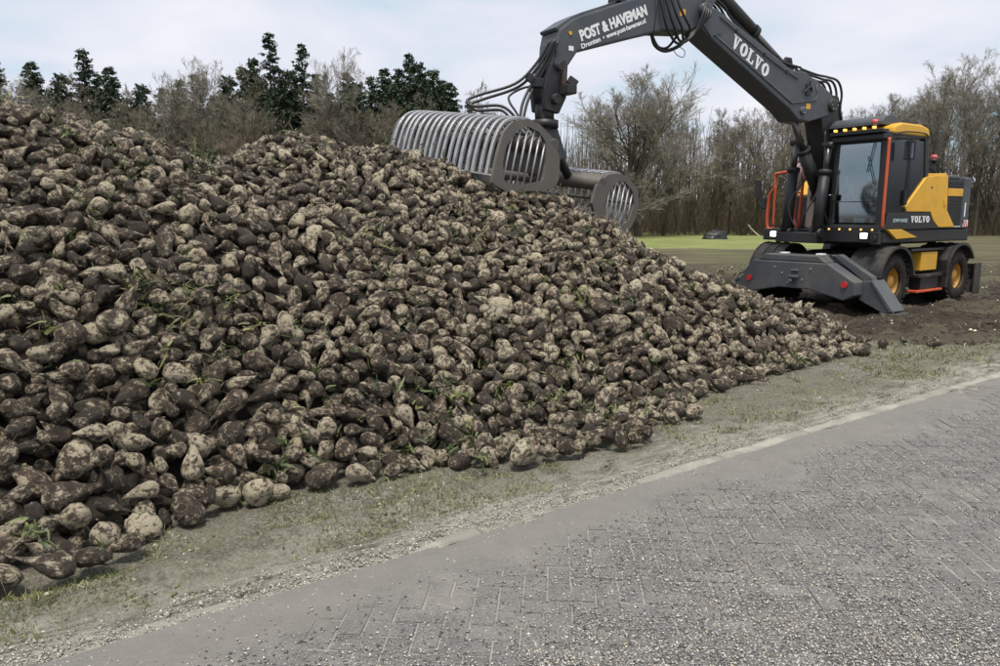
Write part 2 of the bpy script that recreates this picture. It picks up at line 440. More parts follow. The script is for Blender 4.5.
# ------------------------------------------------------------------ road: herringbone clay pavers under dust and grit
t = NT('dusty_paver')
p = t.pos()
n1_ = t.noise(p, 0.9, 5, 0.6); n2_ = t.noise(p, 6, 6, 0.7); n3_ = t.noise(p, 70, 4, 0.75)
br = t.n.new('ShaderNodeObjectInfo').outputs['Random']
c = t.mix(t.rng(n2_, 0.3, 0.7), (0.125, 0.123, 0.120), (0.205, 0.201, 0.195))
c = t.mix(t.rng(n3_, 0.40, 0.66, 0, 0.85), c, (0.085, 0.083, 0.082))
c = t.mix(t.rng(t.voro(p, 80), 0.0, 0.24, 0.85, 0), c, (0.50, 0.49, 0.46))
c = t.mix(t.rng(t.noise(p, 2.3, 7, 0.72), 0.48, 0.74, 0, 0.5), c, (0.31, 0.298, 0.26))
xy = t.n.new('ShaderNodeVectorMath'); xy.operation = 'DOT_PRODUCT'; t.l.new(p, xy.inputs[0]); xy.inputs[1].default_value = (RN[0], RN[1], 0)
film = t.rng(t.math('ADD', xy.outputs['Value'], t.math('MULTIPLY', t.math('SUBTRACT', n1_, 0.5), 0.7)), 2.45, 2.80)
c = t.mix(t.math('MULTIPLY', film, 0.8), c, t.mix(n2_, (0.145, 0.139, 0.128), (0.205, 0.197, 0.18)))
t.set(Base_Color=c, Roughness=0.85); t.b.inputs['Specular IOR Level'].default_value = 0.3
t.bump(t.math('ADD', n3_, t.math('MULTIPLY', n2_, 0.7)), 0.55, 0.012)
M['paver'] = t.m
t = NT('joint_sand')
p = t.pos(); n2_ = t.noise(p, 6, 6, 0.7); n3_ = t.noise(p, 70, 4, 0.75)
c = t.mix(t.rng(n2_, 0.3, 0.7), (0.20, 0.193, 0.175), (0.31, 0.30, 0.27)); c = t.mix(t.rng(n3_, .45, .65, 0, .35), c, (.12, .115, .11))
t.set(Base_Color=c, Roughness=0.95); t.bump(n3_, 0.5, 0.01)
M['sand'] = t.m
# the bed: a long strip along the road edge line
def road_strip(n0, n1, z, s0=-40, s1=120, k=160):
    S = np.linspace(s0, s1, k); V = []
    for q in (n0, n1):
        V.append(np.stack([RT[0] * S + RN[0] * q, RT[1] * S + RN[1] * q, np.full(k, z)], -1))
    V = np.concatenate(V); i = np.arange(k - 1)
    return V, np.stack([i, i + 1, i + 1 + k, i + k], -1)[:, ::-1]
V, Fr = road_strip(-3.9, ROAD_EDGE - 0.04, -0.0060)
road = link('road', mesh_np('road', V, [Fr]), M['sand']); tag(road, kind='structure')
# pavers
CELL = 0.105
ang = R(-4)
ca_, sa_ = math.cos(ang), math.sin(ang)
cells = []
for i in range(-60, 110):
    for j in range(0, 110):
        m_ = (i - j) % 4
        if m_ == 0: cells.append((i + 1.0, j + .5, 0))
        elif m_ == 3: cells.append((i + .5, j + 1.0, 1))
cells = np.array(cells, float)
bx = cells[:, 0] * CELL; by = cells[:, 1] * CELL
wx = bx * ca_ - by * sa_; wy = bx * sa_ + by * ca_
keep = (road_n(wx, wy) < ROAD_EDGE - 0.17) & (wy > 0.9) & (np.abs(wx) < wy * 0.9 + 0.8) & (wy < 10.5) & (wx < 9)
wx, wy, wo = wx[keep], wy[keep], cells[keep, 2]
def brick_mesh():
    m = bmesh.new()
    bmesh.ops.create_cube(m, size=1)
    for v in m.verts: v.co = Vector((v.co.x * (2 * CELL - 0.009), v.co.y * (CELL - 0.009), v.co.z * 0.05 - 0.025))
    top = [e for e in m.edges if all(v.co.z > -0.001 for v in e.verts)]
    bmesh.ops.bevel(m, geom=top, offset=0.004, segments=1, affect='EDGES')
    me = bpy.data.meshes.new('brick'); m.to_mesh(me); m.free(); me.materials.append(M['paver']); return me
bme = brick_mesh()
pix = 1.0 / (wy ** 2 + wx ** 2)
infr = (np.abs(wx) < 0.66 * wy) & (wy > 2.62)
order = np.argsort(-(pix * infr))
nb_ind = 300
bz = rng.normal(0, 0.0016, len(wx)) - 0.0005 + vnoise(wx, wy, 0.8, 30) * 0.004
tiltx, tilty = rng.normal(0, 0.008, (2, len(wx))); yaw = rng.normal(0, 0.012, len(wx))
bv = np.array([v.co[:] for v in bme.vertices]); bf = [list(p_.vertices) for p_ in bme.polygons]
Vs, Fs = [], {}
cnt = 0
for rank, k in enumerate(order):
    a = ang + wo[k] * math.pi / 2 + yaw[k]
    if rank < nb_ind:
        o = link('brick', bme, None, road)
        o.location = (wx[k], wy[k], bz[k]); o.rotation_euler = (tiltx[k], tilty[k], a)
    else:
        c_, s_ = math.cos(a), math.sin(a)
        q = np.stack([bv[:, 0] * c_ - bv[:, 1] * s_ + wx[k], bv[:, 0] * s_ + bv[:, 1] * c_ + wy[k], bv[:, 2] + bz[k] + bv[:, 1] * tiltx[k] - bv[:, 0] * tilty[k]], -1)
        Vs.append(q)
        for f in bf: Fs.setdefault(len(f), []).append([i + cnt for i in f])
        cnt += len(q)
o = link('paving_bricks', mesh_np('paving_bricks', np.concatenate(Vs), [np.array(v) for v in Fs.values()]), M['paver'], road); tag(o, kind='stuff')
# pale concrete edging of the road, half buried
t = NT('silted_concrete_edge')
p = t.pos(); n2_ = t.noise(p, 5, 6, 0.7); n3_ = t.noise(p, 60, 4, 0.7)
c = t.mix(t.rng(n2_, 0.3, 0.7), (0.23, 0.22, 0.19), (0.38, 0.365, 0.315)); c = t.mix(t.rng(n3_, .5, .66, 0, .5), c, (.16, .15, .12))
c = t.mix(t.rng(t.noise(p, 2.6, 6, .7), .44, .56, 0, .9), c, (.22, .21, .18))
t.set(Base_Color=c, Roughness=.95); t.bump(t.math('ADD', n3_, n2_), .6, .015)
M['edge'] = t.m
nL = 60
Sx = np.arange(-6, 24, 1.0)
for i_, s0 in enumerate(Sx):
    k = 34; S = np.linspace(s0 + .0007, s0 + .9993, k); rows = []
    prof = ((-.055, -.05), (-.050, .000), (-.035, .012), (.035, .016), (.06, .006), (.07, -.06))
    for q, zq in prof:
        jit = vnoise(S * 1.0, S * 0 + q * 30, 5.0, 41) * .035 + vnoise(S * 1.0, S * 0 + q * 30, 13.0, 44) * .02 + vnoise(S, S * 0 + 3, .5, 42) * .05
        x = RT[0] * S + RN[0] * (ROAD_EDGE + q + jit); y = RT[1] * S + RN[1] * (ROAD_EDGE + q + jit)
        rows.append(np.stack([x, y, zq - .022 * sst(-x, -.8, 1.2) * (.7 + 1.6 * vnoise(x, y, 2.2, 45)) - .022 * np.clip(vnoise(x, y, 1.1, 49) * 2 - .1, 0, 1) + vnoise(x, y, 6, 43) * .016], -1))
    V = np.concatenate(rows); I = np.arange(len(prof) * k).reshape(len(prof), k)
    Fq = np.stack([I[:-1, :-1], I[:-1, 1:], I[1:, 1:], I[1:, :-1]], -1).reshape(-1, 4)[:, ::-1]
    link('edging_slab', mesh_np('edging_slab', V, [Fq, np.array([I[:, 0]]), np.array([I[::-1, -1]])], True), M['edge'], road)

# smooth dried mud film washed over the outer pavers
fS = np.arange(-6, 22, .05); fN = np.linspace(2.28, ROAD_EDGE - .03, 22)
FS, FN = np.meshgrid(fS, fN)
fx_ = RT[0] * FS + RN[0] * FN; fy_ = RT[1] * FS + RN[1] * FN
edge_ = (FN - 2.28) / (ROAD_EDGE - 2.31)
fz_ = -.010 + .017 * sst(edge_ + vnoise(fx_, fy_, 1.5, 46) * .9 + vnoise(fx_, fy_, 5, 47) * .35, .25, .75) + vnoise(fx_, fy_, 9, 48) * .003
I = np.arange(FS.size).reshape(FS.shape); Fq = np.stack([I[:-1, :-1], I[:-1, 1:], I[1:, 1:], I[1:, :-1]], -1).reshape(-1, 4)
o = link('mud_film', mesh_np('mud_film', np.stack([fx_, fy_, fz_], -1).reshape(-1, 3), [Fq], True), M['paver'], road); tag(o, kind='stuff')
# loose grit and chippings on the pavers
t = NT('loose_grit')
c = t.attr('tone'); t.set(Base_Color=c, Roughness=0.8)
M['grit'] = t.m
def scatter_chips(name, x, y, z, size, col, flat=0.55):
    n = len(x)
    base = np.array([(1, 0, -.3), (-.5, .87, -.3), (-.5, -.87, -.3), (0.1, 0, .6)])
    V = base[None] * (0.6 + 0.8 * rng.random((n, 4, 3)))
    a = rng.random(n) * 6.28; c_, s_ = np.cos(a)[:, None], np.sin(a)[:, None]
    st = 0.7 + rng.random(n)[:, None] * .9
    X = V[..., 0] * size[:, None] * st; Y = V[..., 1] * size[:, None]; Z = V[..., 2] * size[:, None] * flat
    Q = np.stack([X * c_ - Y * s_ + x[:, None], X * s_ + Y * c_ + y[:, None], Z + z[:, None]], -1)
    b = (np.arange(n) * 4)[:, None, None]
    Fc = (np.array([(0, 2, 1), (0, 1, 3), (1, 2, 3), (2, 0, 3)])[None] + b).reshape(-1, 3)
    me = mesh_np(name, Q.reshape(-1, 3), [Fc])
    at = me.attributes.new('tone', 'FLOAT_COLOR', 'POINT')
    at.data.foreach_set('color', np.repeat(np.concatenate([col, np.ones((n, 1))], 1), 4, 0).astype(np.float32).ravel())
    return link(name, me, M['grit'])
NC = 230000
u = rng.random(NC)
cyv = 2.3 + 8.5 * u ** 1.7
cxv = (rng.random(NC) * 1.5 - 0.72) * cyv
rnn = road_n(cxv, cyv)
dens = sst(-rnn - vnoise(cxv, cyv, .9, 50) * .5, -2.75, -2.0) * (0.75 + 0.9 * np.clip(vnoise(cxv, cyv, 1.6, 51) + .35, 0, 1)) + 0.06 * (rnn < 3.3)
sal = cxv * RT[0] + cyv * RT[1]
dens *= np.clip(.30 + 2.0 * (vnoise(rnn, sal * .22, 2.6, 52) + .28) + 1.2 * vnoise(cxv, cyv, 4.5, 53), .12, 1.3)
kp = (rng.random(NC) < dens) & (rnn < 3.3)
cxv, cyv = cxv[kp], cyv[kp]
tone = rng.random(len(cxv))
pal = np.array([(.52, .51, .475), (.37, .36, .335), (.25, .245, .235), (.085, .083, .082), (.46, .40, .29)])
colr = pal[rng.choice(5, len(cxv), p=[.16, .22, .28, .28, .06])] * (0.8 + .4 * tone[:, None])
o = scatter_chips('road_grit', cxv, cyv, np.full(len(cxv), .003) + .004 * sst(road_n(cxv, cyv), 2.4, 2.7), 0.0026 + 0.0056 * rng.random(len(cxv)) ** 2, colr)
nE = 16000
sE = rng.uniform(-2.5, 9, nE); qE = ROAD_EDGE + rng.normal(0, .085, nE) + .03
exv = RT[0] * sE + RN[0] * qE; eyv = RT[1] * sE + RN[1] * qE
eo = scatter_chips('silt_crumbs', exv, eyv, np.maximum(ground_z(exv, eyv), .0) + .004, .003 + .008 * rng.random(nE) ** 2, np.array([(.42, .40, .345)]) * (.35 + .8 * rng.random((nE, 1))), .7)
tag(eo, 'dried silt crumbs along the edge of the road', 'silt crumbs', kind='stuff')
tag(o, 'loose pale and dark stone grit strewn over the paved road', 'grit', kind='stuff')

# ------------------------------------------------------------------ the heap of sugar beets
# filler core added to stop see-through; near-black colour stands in for gap shade
hx = np.arange(-12, 8.5, 0.10); hy = np.arange(-4, 17, 0.10)
HX, HY = np.meshgrid(hx, hy)
HH = heap_h(HX, HY)
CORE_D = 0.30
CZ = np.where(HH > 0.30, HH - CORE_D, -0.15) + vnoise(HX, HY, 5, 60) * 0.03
nhx, nhy = len(hx), len(hy)
I = np.arange(nhx * nhy).reshape(nhy, nhx)
Fq = np.stack([I[:-1, :-1], I[:-1, 1:], I[1:, 1:], I[1:, :-1]], -1).reshape(-1, 4)
mx_ = CZ.ravel()[Fq].max(1) > -0.05
t = NT('heap_gap_shade'); p = t.pos()
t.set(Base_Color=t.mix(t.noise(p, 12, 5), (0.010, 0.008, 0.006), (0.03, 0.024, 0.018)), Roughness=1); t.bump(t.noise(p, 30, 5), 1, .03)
core = link('beet_heap_core', mesh_np('beet_heap_core', np.stack([HX, HY, CZ], -1).reshape(-1, 3), [Fq[mx_]], True), t.m)
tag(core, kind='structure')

# beet shapes: axis +Z is the crown (cut flat), -Z the tail
NSEG, NRING = 14, 12
BV = []; NV_B = NSEG * NRING + 2
def beet_shape(kind, seed):
    r_ = np.random.default_rng(900 + seed)
    tt = np.linspace(0, 1, NRING)
    if kind == 'round':   L = r_.uniform(1.75, 2.1); prof = np.interp(tt, [0, .05, .2, .42, .65, .85, .96, 1], [.45, .66, .93, 1, .86, .5, .2, .06])
    elif kind == 'cone':  L = r_.uniform(2.9, 3.7); prof = np.interp(tt, [0, .04, .14, .3, .55, .78, .92, 1], [.42, .62, .92, 1, .74, .38, .17, .05])
    elif kind == 'tail':  L = r_.uniform(3.9, 4.9); prof = np.interp(tt, [0, .03, .12, .26, .46, .62, .8, 1], [.4, .6, .9, 1, .62, .26, .1, .03])
    else:                 L = r_.uniform(2.4, 3.0); prof = np.interp(tt, [0, .05, .18, .4, .68, .88, .97, 1], [.5, .7, .94, 1, .88, .62, .32, .10])
    th = np.arange(NSEG) / NSEG * 2 * math.pi
    z = L * (0.36 - tt)
    bend = r_.normal(0, .12, 2)
    ell = 1 + r_.uniform(-.12, .12)
    a1, a2, a3 = r_.uniform(.04, .11), r_.uniform(.03, .09), r_.uniform(.02, .07)
    q1, q2, q3 = r_.uniform(0, 6.28, 3)
    rings = []; flats = [(r_.uniform(0, 6.28), r_.uniform(.72, .92)) for _ in range(3)]
    for i in range(NRING):
        rr = prof[i] * (1 + a1 * np.cos(2 * th + q1) + a2 * np.cos(3 * th + q2 + tt[i] * 2) + a3 * np.cos(5 * th + q3 - tt[i] * 4) + r_.normal(0, .055, NSEG))
        # the two root furrows
        rr *= 1 - .10 * np.exp(-((np.mod(th - q1 + math.pi, 2 * math.pi) - math.pi) / .3) ** 2) * (tt[i] > .2)
        # flattened, bruised sides
        for q_ in flats: rr = np.minimum(rr, prof[i] * q_[1] / np.maximum(.25, np.cos(th - q_[0])) + 9 * (np.cos(th - q_[0]) < .25))
        off = bend * max(0, tt[i] - .3) ** 2 * L
        rings.append(np.stack([rr * np.cos(th) * ell + off[0], rr * np.sin(th) / ell + off[1], np.full(NSEG, z[i]) + r_.normal(0, .02, NSEG) * (0 < i < NRING - 1)], -1))
    V = np.concatenate(rings + [[[0, 0, z[0] + r_.uniform(-.05, .12)]], [[bend[0] * .49 * L, bend[1] * .49 * L, z[-1] - .04]]])
    return V, L
BQ = np.array([(i * NSEG + k, (i + 1) * NSEG + k, (i + 1) * NSEG + (k + 1) % NSEG, i * NSEG + (k + 1) % NSEG) for i in range(NRING - 1) for k in range(NSEG)])
BT = np.array([(NSEG * NRING, k, (k + 1) % NSEG) for k in range(NSEG)] + [(NSEG * NRING + 1, (NRING - 1) * NSEG + (k + 1) % NSEG, (NRING - 1) * NSEG + k) for k in range(NSEG)])
KINDS_B = ['round'] * 3 + ['plump'] * 7 + ['cone'] * 12 + ['tail'] * 6
SHAPES = [(k,) + beet_shape(k, i) for i, k in enumerate(KINDS_B)]

# settle them one after another, each in the lowest free place near where it falls
r2 = np.random.default_rng(21)
CS = 0.22
grid = {}
BX, BY, BZ, BR = [], [], [], []
def settle(cx, cy, r, base):
    """lowest centre height of a ball r at candidate points"""
    i0 = int(math.floor(cx[0] / CS)); j0 = int(math.floor(cy[0] / CS))
    ids = []
    for i in range(i0 - 2, i0 + 3):
        for j in range(j0 - 2, j0 + 3):
            ids += grid.get((i, j), ())
    z = base + r
    if ids:
        ids = np.array(ids)
        bx_, by_, bz_, br_ = AX[ids], AY[ids], AZ[ids], AR[ids]
        d2 = (cx[:, None] - bx_) ** 2 + (cy[:, None] - by_) ** 2
        q = (r + br_) ** 2 - d2
        z = np.maximum(z, np.where(q > 0, bz_ + np.sqrt(np.maximum(q, 0)), -9).max(1))
    return z
NMAX = 9000
AX, AY, AZ, AR = (np.zeros(NMAX) for _ in range(4))
nbeet = 0
# the bottom row first: beets lying on the ground along the foot of the heap
for att in range(2600):
    s = r2.uniform(-2.6, 9.6); d = np.interp(s, TOE[:, 0], TOE[:, 1]) + r2.uniform(-.02, .30)
    x0, y0 = P0 + T_ * s + N_ * d
    r = np.clip(r2.normal(0.069, 0.013), 0.045, 0.1)
    if y0 < .6 or settle(np.array([x0]), np.array([y0]), r, np.zeros(1))[0] > r + 1e-6: continue
    AX[nbeet], AY[nbeet], AZ[nbeet], AR[nbeet] = x0, y0, r * .95, r
    grid.setdefault((int(math.floor(x0 / CS)), int(math.floor(y0 / CS))), []).append(nbeet)
    nbeet += 1
att = 0
while att < 26000 and nbeet < NMAX - 1:
    att += 1
    s = r2.uniform(-2.6, 9.9); d = r2.uniform(-0.65, 5.3)
    x0, y0 = P0 + T_ * s + N_ * d
    if x0 < -0.86 * y0 - 0.7 or y0 < 0.6: continue
    r = np.clip(r2.normal(0.065, 0.014), 0.042, 0.098)
    cx = np.concatenate([[x0], x0 + r2.uniform(-.12, .12, 11)]); cy = np.concatenate([[y0], y0 + r2.uniform(-.12, .12, 11)])
    h = heap_h(cx, cy)
    ok = h > 0.02
    if not ok.any(): continue
    base = np.maximum(h - CORE_D, 0)
    z = settle(cx, cy, r, base)
    z = np.where(ok, z, 99)
    k = int(np.argmin(z - h))
    if z[k] + 0.35 * r > h[k] + 0.02 and not (h[k] < 0.14 and z[k] < r * 1.05): continue
    AX[nbeet], AY[nbeet], AZ[nbeet], AR[nbeet] = cx[k], cy[k], z[k], r
    grid.setdefault((int(math.floor(cx[k] / CS)), int(math.floor(cy[k] / CS))), []).append(nbeet)
    nbeet += 1
# stray beets rolled away from the heap
STRAY = [(5.38, 8.93, .08), (4.70, 8.84, .07), (4.30, 8.44, .07), (5.22, 9.3, .055), (4.6, 9.15, .07)]
n_settled = nbeet
for x, y, r in STRAY:
    AX[nbeet], AY[nbeet], AZ[nbeet], AR[nbeet] = x, y, r * .9 + float(ground_z(np.array([x]), np.array([y]))[0]), r
    nbeet += 1
print('beets', nbeet, 'attempts', att)
AX, AY, AZ, AR = AX[:nbeet], AY[:nbeet], AZ[:nbeet], AR[:nbeet]
# attributes of each beet
sh = r2.integers(0, len(SHAPES), nbeet)
tone = np.clip(r2.beta(2.6, 2.2, nbeet), 0, 1)          # 0 caked in soil, 1 scraped pale
warm = r2.random(nbeet); offs = r2.uniform(-40, 40, (nbeet, 3))
# orientation: long axis mostly in the slope's plane
e_ = 0.06
gxh = (heap_h(AX + e_, AY) - heap_h(AX - e_, AY)) / (2 * e_); gyh = (heap_h(AX, AY + e_) - heap_h(AX, AY - e_)) / (2 * e_)
gxh, gyh = np.clip(gxh, -.8, .8), np.clip(gyh, -.8, .8)
nrm = np.stack([-gxh, -gyh, np.ones(nbeet)], -1); nrm[n_settled:] = (0, 0, 1); nrm /= np.linalg.norm(nrm, axis=1)[:, None]
az = r2.uniform(0, 2 * math.pi, nbeet)
ax = np.stack([np.cos(az), np.sin(az), np.zeros(nbeet)], -1)
ax -= nrm * (ax * nrm).sum(1)[:, None]; ax /= np.linalg.norm(ax, axis=1)[:, None]
til = r2.normal(0, .38, nbeet); til[AZ < AR * 1.2] *= .25
wild = r2.random(nbeet) < .16; til[wild] = r2.uniform(-1.4, 1.4, wild.sum()); til[AZ < AR * 1.1] = np.clip(til[AZ < AR * 1.1], -.1, .1)
ax = ax * np.cos(til)[:, None] + nrm * np.sin(til)[:, None]
uu = np.cross(ax, nrm + r2.normal(0, .3, (nbeet, 3))); uu /= np.linalg.norm(uu, axis=1)[:, None]
vv = np.cross(ax, uu)
spin = r2.uniform(0, 2 * math.pi, nbeet)[:, None]
u_ = uu * np.cos(spin) + vv * np.sin(spin); v_ = np.cross(ax, u_)
ROT = np.stack([u_, v_, ax], -1)                        # columns
KS = {'round': 1.02, 'plump': .93, 'cone': .90, 'tail': .84}
scl = AR * np.array([KS[SHAPES[i][0]] for i in sh])
# which show largest from the photograph's standpoint: a coarse depth raster of the balls
def screen(x, y, z):
    q = np.stack([x, y, z - CAM_H], -1)
    fwv = np.array([0, math.cos(PITCH), -math.sin(PITCH)]); upv = np.array([0, math.sin(PITCH), math.cos(PITCH)])
    a = q @ fwv
    return 500 + 730 * q[:, 0] / a, 333 - 730 * (q @ upv) / a, a
U, Vv, A = screen(AX, AY, AZ)
zb = np.full((666, 1000), 1e9); idb = np.full((666, 1000), -1)
for k in range(nbeet):
    rp = 730 * AR[k] * 1.1 / A[k]
    x0, x1, y0, y1 = int(max(0, U[k] - rp)), int(min(999, U[k] + rp)), int(max(0, Vv[k] - rp)), int(min(665, Vv[k] + rp))
    if x1 < x0 or y1 < y0: continue
    yy, xx = np.mgrid[y0:y1 + 1, x0:x1 + 1]
    dd = ((xx - U[k]) ** 2 + (yy - Vv[k]) ** 2) / rp ** 2
    zz_ = A[k] - AR[k] * np.sqrt(np.maximum(0, 1 - dd))
    m_ = (dd <= 1) & (zz_ < zb[y0:y1 + 1, x0:x1 + 1])
    zb[y0:y1 + 1, x0:x1 + 1][m_] = zz_[m_]; idb[y0:y1 + 1, x0:x1 + 1][m_] = k
vis = np.bincount(idb[idb >= 0], minlength=nbeet)
vis[n_settled:] += 4000
big = np.argsort(-vis)[:300]
isbig = np.zeros(nbeet, bool); isbig[big] = True
print('visible beets', (vis > 5).sum())
# beets nobody sees from in front can go
hid = (AZ + AR < heap_h(AX, AY) - 0.20)
use = ~isbig & ~hid

t = NT('beet_skin')
lc = t.attr('lc', 'Vector'); tn = t.sep(t.attr('tone'))
a1 = t.noise(lc, 1.35, 5, 0.62, 0.3); a2 = t.noise(lc, 4.2, 7, 0.72, 0.4); a3 = t.noise(lc, 11, 5, 0.7)
band = t.noise(t.scale(lc, (2.2, 2.2, 1.1)), 1.5, 4, 0.6, 0.5)
mudc = t.mix(t.rng(a2, 0.3, 0.7), (0.018, 0.014, 0.010), (0.082, 0.064, 0.047))
mudc = t.mix(t.rng(a3, 0.45, 0.7, 0, 0.4), mudc, (0.14, 0.112, 0.082))
skin = t.mix(t.rng(band, 0.35, 0.65), (0.115, 0.086, 0.06), (0.27, 0.212, 0.148))
skin = t.mix(t.math('MULTIPLY', tn[1], 0.5), skin, (0.30, 0.19, 0.13))
flesh = t.mix(t.rng(a3, 0.3, 0.7), (0.58, 0.49, 0.33), (0.88, 0.80, 0.61))
fine_ = t.noise(t.scale(lc, (1, 1, 2.4)), 7.5, 6, .7, .6)
th_ = t.rng(tn[0], 0, 1, 0.585, 0.435)
m1 = t.math('ADD', t.math('ADD', t.math('MULTIPLY', a1, 0.46), t.math('MULTIPLY', a2, 0.30)), t.math('MULTIPLY', fine_, 0.24))
k1 = t.rng(t.math('SUBTRACT', m1, th_), -0.045, 0.04)
k2 = t.rng(t.math('SUBTRACT', t.math('ADD', t.math('ADD', t.math('MULTIPLY', a1, 0.38), t.math('MULTIPLY', band, 0.34)), t.math('MULTIPLY', fine_, 0.28)), t.math('ADD', th_, 0.02)), -0.012, 0.03)
c = t.mix(k1, mudc, skin); c = t.mix(t.math('MULTIPLY', k2, 0.9), c, flesh)
cut = t.math('MULTIPLY', t.math('MULTIPLY', t.rng(tn[2], .55, .95), t.rng(tn[0], .25, .6)), t.rng(a2, .40, .55))
c = t.mix(cut, c, t.mix(a3, (.50, .42, .24), (.74, .66, .44)))
c = t.mix(t.rng(a3, 0.54, 0.64, 0, 0.6), c, (0.03, 0.023, 0.016))
t.set(Base_Color=c, Roughness=t.rng(a2, 0.3, 0.7, 0.42, 0.75)); t.b.inputs['Specular IOR Level'].default_value = 0.45
t.bump(t.math('ADD', t.math('ADD', fine_, t.math('MULTIPLY', band, 0.8)), t.math('MULTIPLY', a3, 0.5)), 1.0, 0.03)
M['beet'] = t.m

def beet_attrs(me, lcv, tnv):
    a = me.attributes.new('lc', 'FLOAT_VECTOR', 'POINT'); a.data.foreach_set('vector', np.asarray(lcv, np.float32).ravel())
    a = me.attributes.new('tone', 'FLOAT_COLOR', 'POINT'); a.data.foreach_set('color', np.asarray(tnv, np.float32).ravel())
idx = np.where(use)[0]
VS = np.stack([s_[1] for s_ in SHAPES])                 # shapes, verts, 3
LV = VS[sh[idx]]
WV = np.einsum('nij,nvj->nvi', ROT[idx], LV * scl[idx][:, None, None]) + np.stack([AX, AY, AZ], -1)[idx][:, None]
nn = len(idx)
b = (np.arange(nn) * NV_B)[:, None, None]
me = mesh_np('sugar_beets_in_heap', WV.reshape(-1, 3), [(BQ[None] + b).reshape(-1, 4), (BT[None] + b).reshape(-1, 3)], True)
tn4 = np.stack([tone, warm, np.zeros(nbeet), np.ones(nbeet)], -1)
crown = np.zeros(NV_B); crown[:NSEG] = .62; crown[NSEG * NRING] = 1.0
def beet_tone(rows):
    q = np.repeat(rows, NV_B, 0); q[:, 2] = np.tile(crown, len(rows)); return q
beet_attrs(me, (LV + offs[idx][:, None]).reshape(-1, 3), beet_tone(tn4[idx]))
o = link('sugar_beets_in_heap', me, M['beet'])
tag(o, 'thousands of soil covered sugar beets piled in a long heap', 'sugar beets', kind='stuff')

# the 300 that show largest: one object each, told apart by look and place
LAB_SEEN = {}
def place_words(k):
    u, v = U[k], Vv[k]
    s, d = to_sd(AX[k], AY[k])
    if AZ[k] < AR[k] * 1.35 and d < .55:
        e = ('in the bottom row, near left corner' if u < 160 else 'in the bottom row at the bulge' if 520 < u < 720
             else 'in the bottom row, left half' if u < 330 else 'in the bottom row at mid heap' if u <= 520 else 'in the bottom row, right part')
    elif v > 470: e = 'just above the bottom row, far left'
    elif v > 400: e = 'on the lower left slope' if u < 250 else 'on the lower middle slope'
    elif v > 300: e = 'partway up the left slope' if u < 250 else 'partway up the middle slope'
    else: e = 'on the upper left slope' if u < 250 else 'on the upper slope'
    return e
STRAY_LAB = ['lone dark sugar beet lying farthest from the heap towards the road bend', 'sugar beet rolled onto the grass off the heap\'s right tip',
             'sugar beet at the right tip of the heap beside the grass', 'small sugar beet in the mud between heap tip and stabiliser foot', 'sugar beet tucked against the heap\'s far right tip']
shape_w = {'round': 'round', 'plump': 'plump', 'cone': 'tapering', 'tail': 'tailed'}
groups_g = {}
PROTO = {}
for k in big:
    kd = SHAPES[sh[k]][0]
    tq = int(round(tone[k] * 4)); wq = int(warm[k] > .5)
    key = (int(sh[k]), tq, wq)
    if key not in PROTO:
        m_ = mesh_np('sugar_beet', VS[sh[k]], [BQ, BT], True)
        beet_attrs(m_, VS[sh[k]] + offs[k], beet_tone(np.array([[tone[k], warm[k], 0., 1.]]))); m_.materials.append(M['beet'])
        PROTO[key] = m_
    o = link('sugar_beet', PROTO[key])
    Mx = Matrix([[*(ROT[k][i] * scl[k]), (AX[k], AY[k], AZ[k])[i]] for i in range(3)] + [[0, 0, 0, 1]])
    o.matrix_world = Mx
    if k >= n_settled: lab = STRAY_LAB[k - n_settled]; grp = 'sugar beets lying loose'
    else:
        sz = 'big ' if AR[k] > .082 else 'small ' if AR[k] < .058 else ''
        tw = 'pale scraped' if tone[k] > .66 else 'brown' if tone[k] > .36 else 'dark muddy'
        pw = place_words(k)
        lab = f'{sz}{tw} {shape_w[kd]} sugar beet {pw}'; grp = f'sugar beets {pw}'
    tag(o, lab, 'sugar beet', grp)

# torn leaf stalks and weeds between the beets
t = NT('beet_leaf'); tn_ = t.attr('tone')
t.set(Base_Color=tn_, Roughness=0.6)
M['leaf'] = t.m
def blades(name, base, L, W, dirs, col, curl=0.5, mat='leaf', seg=3):
    """curved tapering strips; base (n,3), L, W (n,), dirs (n,3) unit"""
    n = len(base)
    side = np.cross(dirs, rng.normal(0, 1, (n, 3))); side /= np.linalg.norm(side, axis=1)[:, None] + 1e-9
    sag = rng.normal(0, .6, (n, 3)); sag[:, 2] -= .6
    V = []
    for i in range(seg + 1):
        f = i / seg
        c_ = base + dirs * (L * f)[:, None] + sag * (L * curl * f * f)[:, None]
        w_ = W * (1 - .75 * f) * (1 if i else .6)
        V += [c_ - side * w_[:, None], c_ + side * w_[:, None]]
    V = np.stack(V, 1); m = 2 * (seg + 1)
    q = np.array([(2 * i, 2 * i + 1, 2 * i + 3, 2 * i + 2) for i in range(seg)])
    Fb = (q[None] + (np.arange(n) * m)[:, None, None]).reshape(-1, 4)
    me = mesh_np(name, V.reshape(-1, 3), [Fb], True)
    a = me.attributes.new('tone', 'FLOAT_COLOR', 'POINT')
    a.data.foreach_set('color', np.repeat(np.concatenate([col, np.ones((n, 1))], 1), m, 0).astype(np.float32).ravel())
    return link(name, me, M[mat])
top = np.where((vis > 12) & (np.arange(nbeet) < n_settled))[0]
clus = vnoise(AX[top], AY[top], 1.1, 70) + .5
pr = clus ** 3; pr /= pr.sum()
pick = rng.choice(top, 430, p=pr)
cb = np.stack([AX[pick], AY[pick], AZ[pick]], -1) + nrm[pick] * (AR[pick] * .55)[:, None] + rng.normal(0, .05, (430, 3))
reps = rng.integers(3, 15, 430)
bb = np.repeat(cb, reps, 0) + rng.normal(0, .025, (reps.sum(), 3))
nb_ = len(bb)
